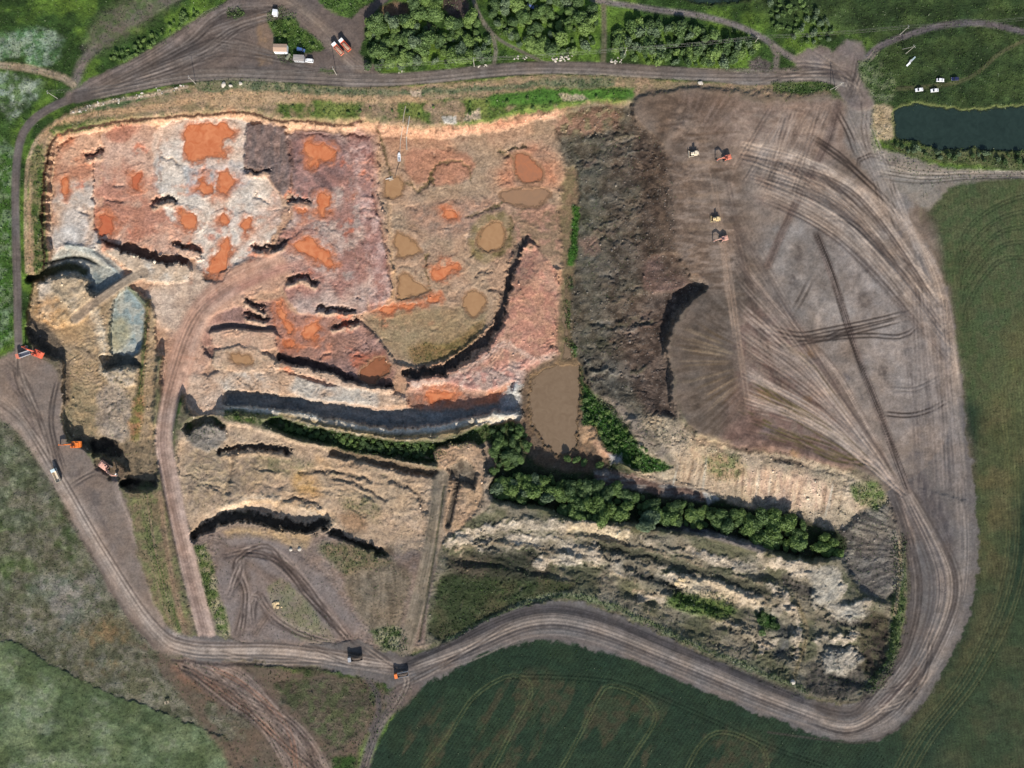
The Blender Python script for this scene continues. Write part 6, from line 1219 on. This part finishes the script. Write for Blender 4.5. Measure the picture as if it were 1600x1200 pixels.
def tree_meshes(seed, R, Ht, nl, leaf, mat, low=.25, per=150):
    rs = np.random.RandomState(seed); P = []; Nn = []
    cz = Ht * (.5 + low / 2); rz = Ht * (.5 - low / 2) * 1.0
    lobes = []
    for i in range(nl):
        th = rs.uniform(0, 2 * math.pi) + i * 2.4; k = math.sqrt((i + .4) / nl) * .78; zz = rs.uniform(-.5, .85) * math.sqrt(max(0, 1 - k * k))
        lobes.append((np.array([R * k * math.cos(th), R * k * math.sin(th), cz + rz * zz * .85]), R * rs.choice([.16, .22, .3, .44]) * rs.uniform(.85, 1.15)))
    for c, r in lobes:
        d = rs.randn(per, 3); d /= np.linalg.norm(d, axis=1)[:, None]
        rr = r * rs.uniform(.45, 1.2, per)[:, None]
        P.append(c + d * rr * np.array([1, 1, .85])); q = d + rs.randn(per, 3) * .45 + np.array([0, 0, .35]); Nn.append(q / np.linalg.norm(q, axis=1)[:, None])
    ns = int(per * nl * .28); d = rs.randn(ns, 3); d /= np.linalg.norm(d, axis=1)[:, None]; rr = rs.uniform(.5, 1.12, ns)[:, None]
    P.append(np.array([0, 0, cz]) + d * rr * np.array([R * (1 + .2 * math.sin(seed)), R * (1 - .2 * math.sin(seed)), rz * .8])); q = d + rs.randn(ns, 3) * .8; Nn.append(q / np.linalg.norm(q, axis=1)[:, None])
    crown = quads_mesh('crown', np.concatenate(P), np.concatenate(Nn), leaf, mat, rs=rs)
    bm = bmesh.new(); tube(bm, (0, 0, -.5), (rs.uniform(-.2, .2), rs.uniform(-.2, .2), Ht * .55), .05 * R + .06, 8, .03 * R)
    for c, r in lobes[:6]: tube(bm, (0, 0, Ht * rs.uniform(.25, .5)), tuple(c), .028 * R + .02, 6, .012)
    tm = bpy.data.meshes.new('trunk'); bm.to_mesh(tm); bm.free(); tm.materials.append(BARK)
    return crown, tm
TV = [tree_meshes(10 + i, 3.4, [6.4, 7.6, 5.4, 7.0, 6.0, 8.2][i], 22 + i % 5, .5, LM[[0, 1, 0, 2, 1, 3][i]]) for i in range(6)]
SV = [tree_meshes(40 + i, 1.7, 2.6 + .3 * (i % 2), 8 + i % 3, .42, LM[[0, 2, 1, 3][i]], low=.05, per=110) for i in range(4)]
def inside(p, pg):
    x, y = p; c = False; n = len(pg)
    for i in range(n):
        (x1, y1), (x2, y2) = pg[i], pg[i - 1]
        if (y1 > y) != (y2 > y) and x < (x2 - x1) * (y - y1) / (y2 - y1) + x1: c = not c
    return c
TONE = {'leaf_green': 'mid green', 'leaf_light': 'light green', 'leaf_dark': 'dark green', 'leaf_grey': 'grey green'}
def plant(name, spots, variants, place, cat, group, smin, smax, wts=None):
    xs = [p[0] for p in spots]; ys = [p[1] for p in spots]
    for (x, y) in spots:
        cm, tm = variants[wts[rnd.randrange(len(wts))] if wts else rnd.randrange(len(variants))]
        s = rnd.uniform(smin, smax); r = (s - smin) / (smax - smin + 1e-6)
        u = (x - min(xs)) / (max(xs) - min(xs) + 1e-6); v = (y - min(ys)) / (max(ys) - min(ys) + 1e-6)
        where = ('upper ' if v < .4 else 'lower ' if v > .6 else '') + ('far left' if u < .2 else 'left' if u < .4 else 'middle' if u < .6 else 'right' if u < .8 else 'far right')
        if len(spots) < 3: where = 'edge'
        label = '%s %s %s, %s of %s' % ('small' if r < .3 else 'tall' if r > .75 else 'medium', TONE[cm.materials[0].name], cat, where, place)
        t = thing(name, at(x, y), rnd.uniform(0, 6.28), label, cat, group)
        t.scale = (s * rnd.uniform(.72, 1.3), s * rnd.uniform(.72, 1.3), s * rnd.uniform(.75, 1.1))
        for nm, me in (('crown', cm), ('trunk', tm)):
            o = bpy.data.objects.new(nm, me); COL.objects.link(o); o.parent = t
def scatter(pg, gap, limit=400, holes=()):
    xs = [p[0] for p in pg]; ys = [p[1] for p in pg]; out = []
    for _ in range(int(14 * abs(sum(pg[i - 1][0] * pg[i][1] - pg[i][0] * pg[i - 1][1] for i in range(len(pg)))) / 2 / gap ** 2)):
        p = (rnd.uniform(min(xs), max(xs)), rnd.uniform(min(ys), max(ys)))
        if not inside(p, pg) or any(inside(p, h) for h in holes): continue
        gg = gap * rnd.choice([.5, .75, 1.0, 1.35])
        if all((p[0] - q[0]) ** 2 + (p[1] - q[1]) ** 2 > gg * gg for q in out): out.append(p)
        if len(out) >= limit: break
    return out
g = 'trees of the wooded gully'
plant('broadleaf_tree', scatter([(772, 752), (800, 742), (850, 742), (882, 752), (880, 775), (850, 782), (776, 776)], 11), TV, "the wooded gully's left end", 'tree', g, .35, 1.2, [0, 1, 4, 5])
plant('broadleaf_tree', scatter([(872, 795), (900, 785), (960, 780), (985, 792), (965, 812), (900, 812)], 11), TV, "the gully's south edge", 'tree', g, .35, 1.2, [0, 1, 4])
plant('broadleaf_tree', scatter([(885, 748), (960, 758), (985, 770), (960, 778), (900, 782), (884, 770)], 11), TV, "the shaded gully below the pond", 'tree', g, .7, 1.0, [2, 3, 3])
plant('broadleaf_tree', scatter([(985, 772), (1050, 784), (1100, 792), (1150, 800), (1160, 828), (1110, 826), (1050, 812), (1000, 806)], 11), TV, "the wooded gully's middle stretch", 'tree', g, .35, 1.2, [0, 1, 2, 3, 4])
plant('broadleaf_tree', scatter([(1155, 800), (1210, 806), (1262, 822), (1262, 850), (1220, 858), (1170, 842)], 12), TV, "the gully's thick right part", 'tree', g, .45, 1.3, [0, 1, 2, 4])
plant('broadleaf_tree', [(1284, 838), (1298, 846), (1288, 858), (1304, 862), (1276, 852)], TV, "the rounded clump ending the gully", 'tree', g, 1.0, 1.3, [1, 4])
plant('broadleaf_tree', [(1006, 820), (1012, 808)], TV, "the gully's southern rim", 'tree', g, 1.1, 1.3, [5])
plant('broadleaf_tree', scatter([(768, 672), (815, 668), (830, 690), (806, 728), (770, 738)], 12), TV, "the bank left of the brown pond", 'tree', g, .3, 1.0, [2, 3, 0])
plant('broadleaf_tree', [(886, 716), (900, 718), (912, 722), (936, 726)], TV, "the brown pond's south shore", 'tree', g, .5, .8, [2, 3])
g = 'trees of the groves along the top'
plant('broadleaf_tree', scatter([(576, 34), (606, 30), (660, 36), (672, 66), (664, 104), (610, 100), (576, 92)], 16), TV, "the left grove beside the top yard", 'tree', g, .35, 1.2)
plant('broadleaf_tree', scatter([(690, 46), (740, 28), (762, 52), (764, 90), (720, 102), (684, 96), (680, 70)], 16), TV, "the grove left of the forked path", 'tree', g, .35, 1.25)
plant('broadleaf_tree', scatter([(640, -6), (688, -6), (690, 32), (650, 30)], 13), TV, "the trees beside the orange clearing", 'tree', g, .8, 1.2)
plant('broadleaf_tree', scatter([(752, -8), (815, -8), (880, -8), (925, 10), (932, 40), (900, 60), (860, 84), (806, 66), (772, 40)], 18), TV, "the grove left of the grass track", 'tree', g, .35, 1.25)
plant('undergrowth_shrub', scatter([(574, 30), (660, 34), (760, 40), (768, 104), (574, 108)], 11, 70), SV, "the undergrowth beside the top yard", 'shrub', 'undergrowth of the top grove', .6, 1.5)
plant('undergrowth_shrub', scatter([(770, 30), (840, 0), (930, 12), (934, 70), (880, 92), (800, 74)], 12, 60), SV, "the undergrowth left of the grass track", 'shrub', 'undergrowth left of the grass track', .6, 1.5)
g = 'shrubs'
plant('willow_shrub', scatter([(955, 52), (1000, 34), (1060, 40), (1110, 52), (1180, 72), (1165, 100), (1080, 104), (990, 100), (962, 88)], 9.5, 110), SV, "the dark thicket above the road", 'shrub', 'shrubs of the dark thicket', .6, 1.9, [0, 1, 1, 2, 3])
plant('willow_shrub', scatter([(438, 658), (500, 672), (600, 690), (680, 690), (678, 716), (600, 708), (520, 692), (446, 672)], 7.0, 100), SV, "the hollow below the pit lip", 'shrub', 'shrubs of the hollow', .5, 1.0, [0, 1, 2])
plant('wild_bush', scatter([(1200, -5), (1260, 0), (1300, 40), (1300, 62), (1250, 72), (1205, 45)], 13, 40), SV, "the meadow above the junction", 'shrub', 'bushes above the junction', .6, 1.1, [0, 3])
plant('wild_bush', scatter([(165, 92), (230, 58), (300, 15), (318, 22), (250, 66), (190, 100)], 9, 40), SV, "the green wedge between tracks", 'shrub', 'bushes on the green wedge', .45, .85, [0, 2])
plant('wild_bush', scatter([(912, 615), (945, 640), (985, 680), (1035, 724), (1000, 728), (950, 700), (918, 660)], 9, 40), SV, "the bank right of the pond", 'shrub', 'bushes on the pond bank', .45, .85, [0, 2])
plant('wild_bush', scatter([(1380, 222), (1480, 240), (1600, 240), (1600, 258), (1440, 246)], 12, 30), SV, "the dark pond's south shore", 'shrub', 'bushes on the pond shore', .6, 1.1, [1, 3])
plant('wild_bush', scatter([(1180, 956), (1216, 960), (1214, 986), (1190, 990)], 8, 8), SV, "the sand ridges", 'shrub', 'bushes in the sand ridges', .7, 1.1, [0])
plant('wild_bush', [(430, 42), (452, 36), (446, 56), (466, 62), (490, 74), (438, 64)], SV, "the weeds around the huts", 'shrub', 'bushes by the huts', .5, .8, [0, 2])
plant('wild_bush', scatter([(440, 166), (560, 168), (700, 162), (860, 150), (980, 146), (860, 164), (740, 188), (560, 184)], 16, 18), SV, "the green bank under the road", 'shrub', 'bushes on the north bank', .35, .65, [0, 2])

# ---- weeds, grass tussocks and stones nobody could count
cell = np.clip(GR, 0, 1.3) * ((GX > -10) & (GX < 1610) & (GY > -10) & (GY < 1210))
prob = (cell / cell.sum()).ravel(); rs = np.random.RandomState(8)
NW_ = 52000
pick = rs.choice(NY * NX, NW_, p=prob / prob.sum())
base = VERT[pick] + np.c_[rs.uniform(-.3, .3, (NW_, 2)), np.zeros(NW_)]
dens = GR.ravel()[pick]
sz = (.24 + .22 * np.clip(dens, 0, 1.2)) * rs.uniform(.6, 1.5, NW_)
k = 3
P = np.repeat(base, k, 0) + np.c_[rs.randn(NW_ * k, 2) * .18, rs.uniform(.05, .5, NW_ * k)] * np.repeat(sz, k)[:, None] * 2
Nn = rs.randn(NW_ * k, 3) * .7 + np.array([0, 0, .6]); Nn /= np.linalg.norm(Nn, axis=1)[:, None]
def weeds_obj(sel, name, label):
    idx = np.nonzero(np.repeat(sel, k))[0]
    me = quads_mesh(name, P[idx], Nn[idx], 1.0, M_WEED, asp=1.5, rs=rs)
    n = len(idx); V = np.empty(12 * n, f32); me.vertices.foreach_get('co', V); V = V.reshape(n, 4, 3); c = P[idx][:, None, :]
    V = c + (V - c) * np.repeat(sz, k)[idx][:, None, None]; me.vertices.foreach_set('co', V.astype(f32).ravel())
    col = CF[np.repeat(pick, k)[idx]].copy(); gsel = rs.rand(n)
    green = np.array([.055, .10, .025, 1]); pale = np.array([.22, .24, .16, 1])
    w_ = rs.uniform(.2, .8, n)[:, None]; col = col * (1 - w_) + green * w_ * rs.uniform(.6, 1.5, n)[:, None]
    w2 = (gsel > .93)[:, None] * .7; col = col * (1 - w2) + pale * w2; col[:, 3] = 1
    a = me.color_attributes.new('soil', 'FLOAT_COLOR', 'POINT'); a.data.foreach_set('color', np.repeat(col, 4, 0).astype(f32).ravel())
    o = bpy.data.objects.new(name, me); COL.objects.link(o); o['kind'] = 'stuff'; o['label'] = label; o['category'] = 'weeds'
M_WEED, n_, p_ = new_mat('weeds'); a_ = node(n_, 'ShaderNodeAttribute', attribute_name='soil'); n_.links.new(a_.outputs['Color'], p_.inputs['Base Color']); p_.inputs['Roughness'].default_value = .8; p_.inputs['Specular IOR Level'].default_value = .1
ypx = GY.ravel()[pick]
weeds_obj(ypx < 230, 'verge_weeds', 'scattered weeds and tussocks along the top meadows and banks')
weeds_obj(ypx >= 230, 'waste_ground_weeds', 'scattered weeds and tussocks on the waste ground')
# stones: jittered octahedra on the tipped rubble and rough faces
rock = np.where((RG == SPOIL) & (RO > .35), 1.0, 0) + np.where(((RG == WEST) | (RG == OLD)) & (RO > .4), .25, 0) + np.where((RG == PIT) & (RO > .4), .25, 0)
gz = np.hypot(*np.gradient(Z)) / (STEP * S); rock = rock + 1.6 * ((RG == PIT) | (RG == WEST) | (RG == OLD)) * sstep(.5, 1.2, gz)
rock = rock * ((GX > 0) & (GX < 1600) & (GY > 0) & (GY < 1200)); pr = rock.ravel() / rock.sum(); NR = 10000
pk = rs.choice(NY * NX, NR, p=pr); c0 = VERT[pk] + np.c_[rs.uniform(-.3, .3, (NR, 2)), np.zeros(NR)]
octv = np.array([[1, 0, 0], [0, 1, 0], [-1, 0, 0], [0, -1, 0], [0, 0, .8], [0, 0, -.8]], float); octf = np.array([[0, 1, 4], [1, 2, 4], [2, 3, 4], [3, 0, 4], [1, 0, 5], [2, 1, 5], [3, 2, 5], [0, 3, 5]])
rad = rs.gamma(1.6, .16, NR).clip(.1, 1.3)
V = c0[:, None, :] + octv[None] * rad[:, None, None] * rs.uniform(.6, 1.3, (NR, 6, 1))
F = (octf[None] + (np.arange(NR) * 6)[:, None, None]).reshape(-1, 3)
me = bpy.data.meshes.new('rubble_stones'); me.vertices.add(NR * 6); me.vertices.foreach_set('co', V.astype(f32).ravel())
me.loops.add(NR * 24); me.loops.foreach_set('vertex_index', F.astype(np.int32).ravel()); me.polygons.add(NR * 8); me.polygons.foreach_set('loop_start', np.arange(0, NR * 24, 3, dtype=np.int32)); me.update(calc_edges=True)
cl = CF[pk][:, :3] * rs.uniform(.8, 1.7, (NR, 1)) + rs.uniform(0, .06, (NR, 1)); cl = np.c_[cl.clip(0, .6), np.ones(NR)]
a = me.color_attributes.new('soil', 'FLOAT_COLOR', 'POINT'); a.data.foreach_set('color', np.repeat(cl, 6, 0).astype(f32).ravel()); me.materials.append(M_WEED)
o = bpy.data.objects.new('rubble_stones', me); COL.objects.link(o); o['kind'] = 'stuff'; o['label'] = 'loose stones on the spoil slope and broken faces'
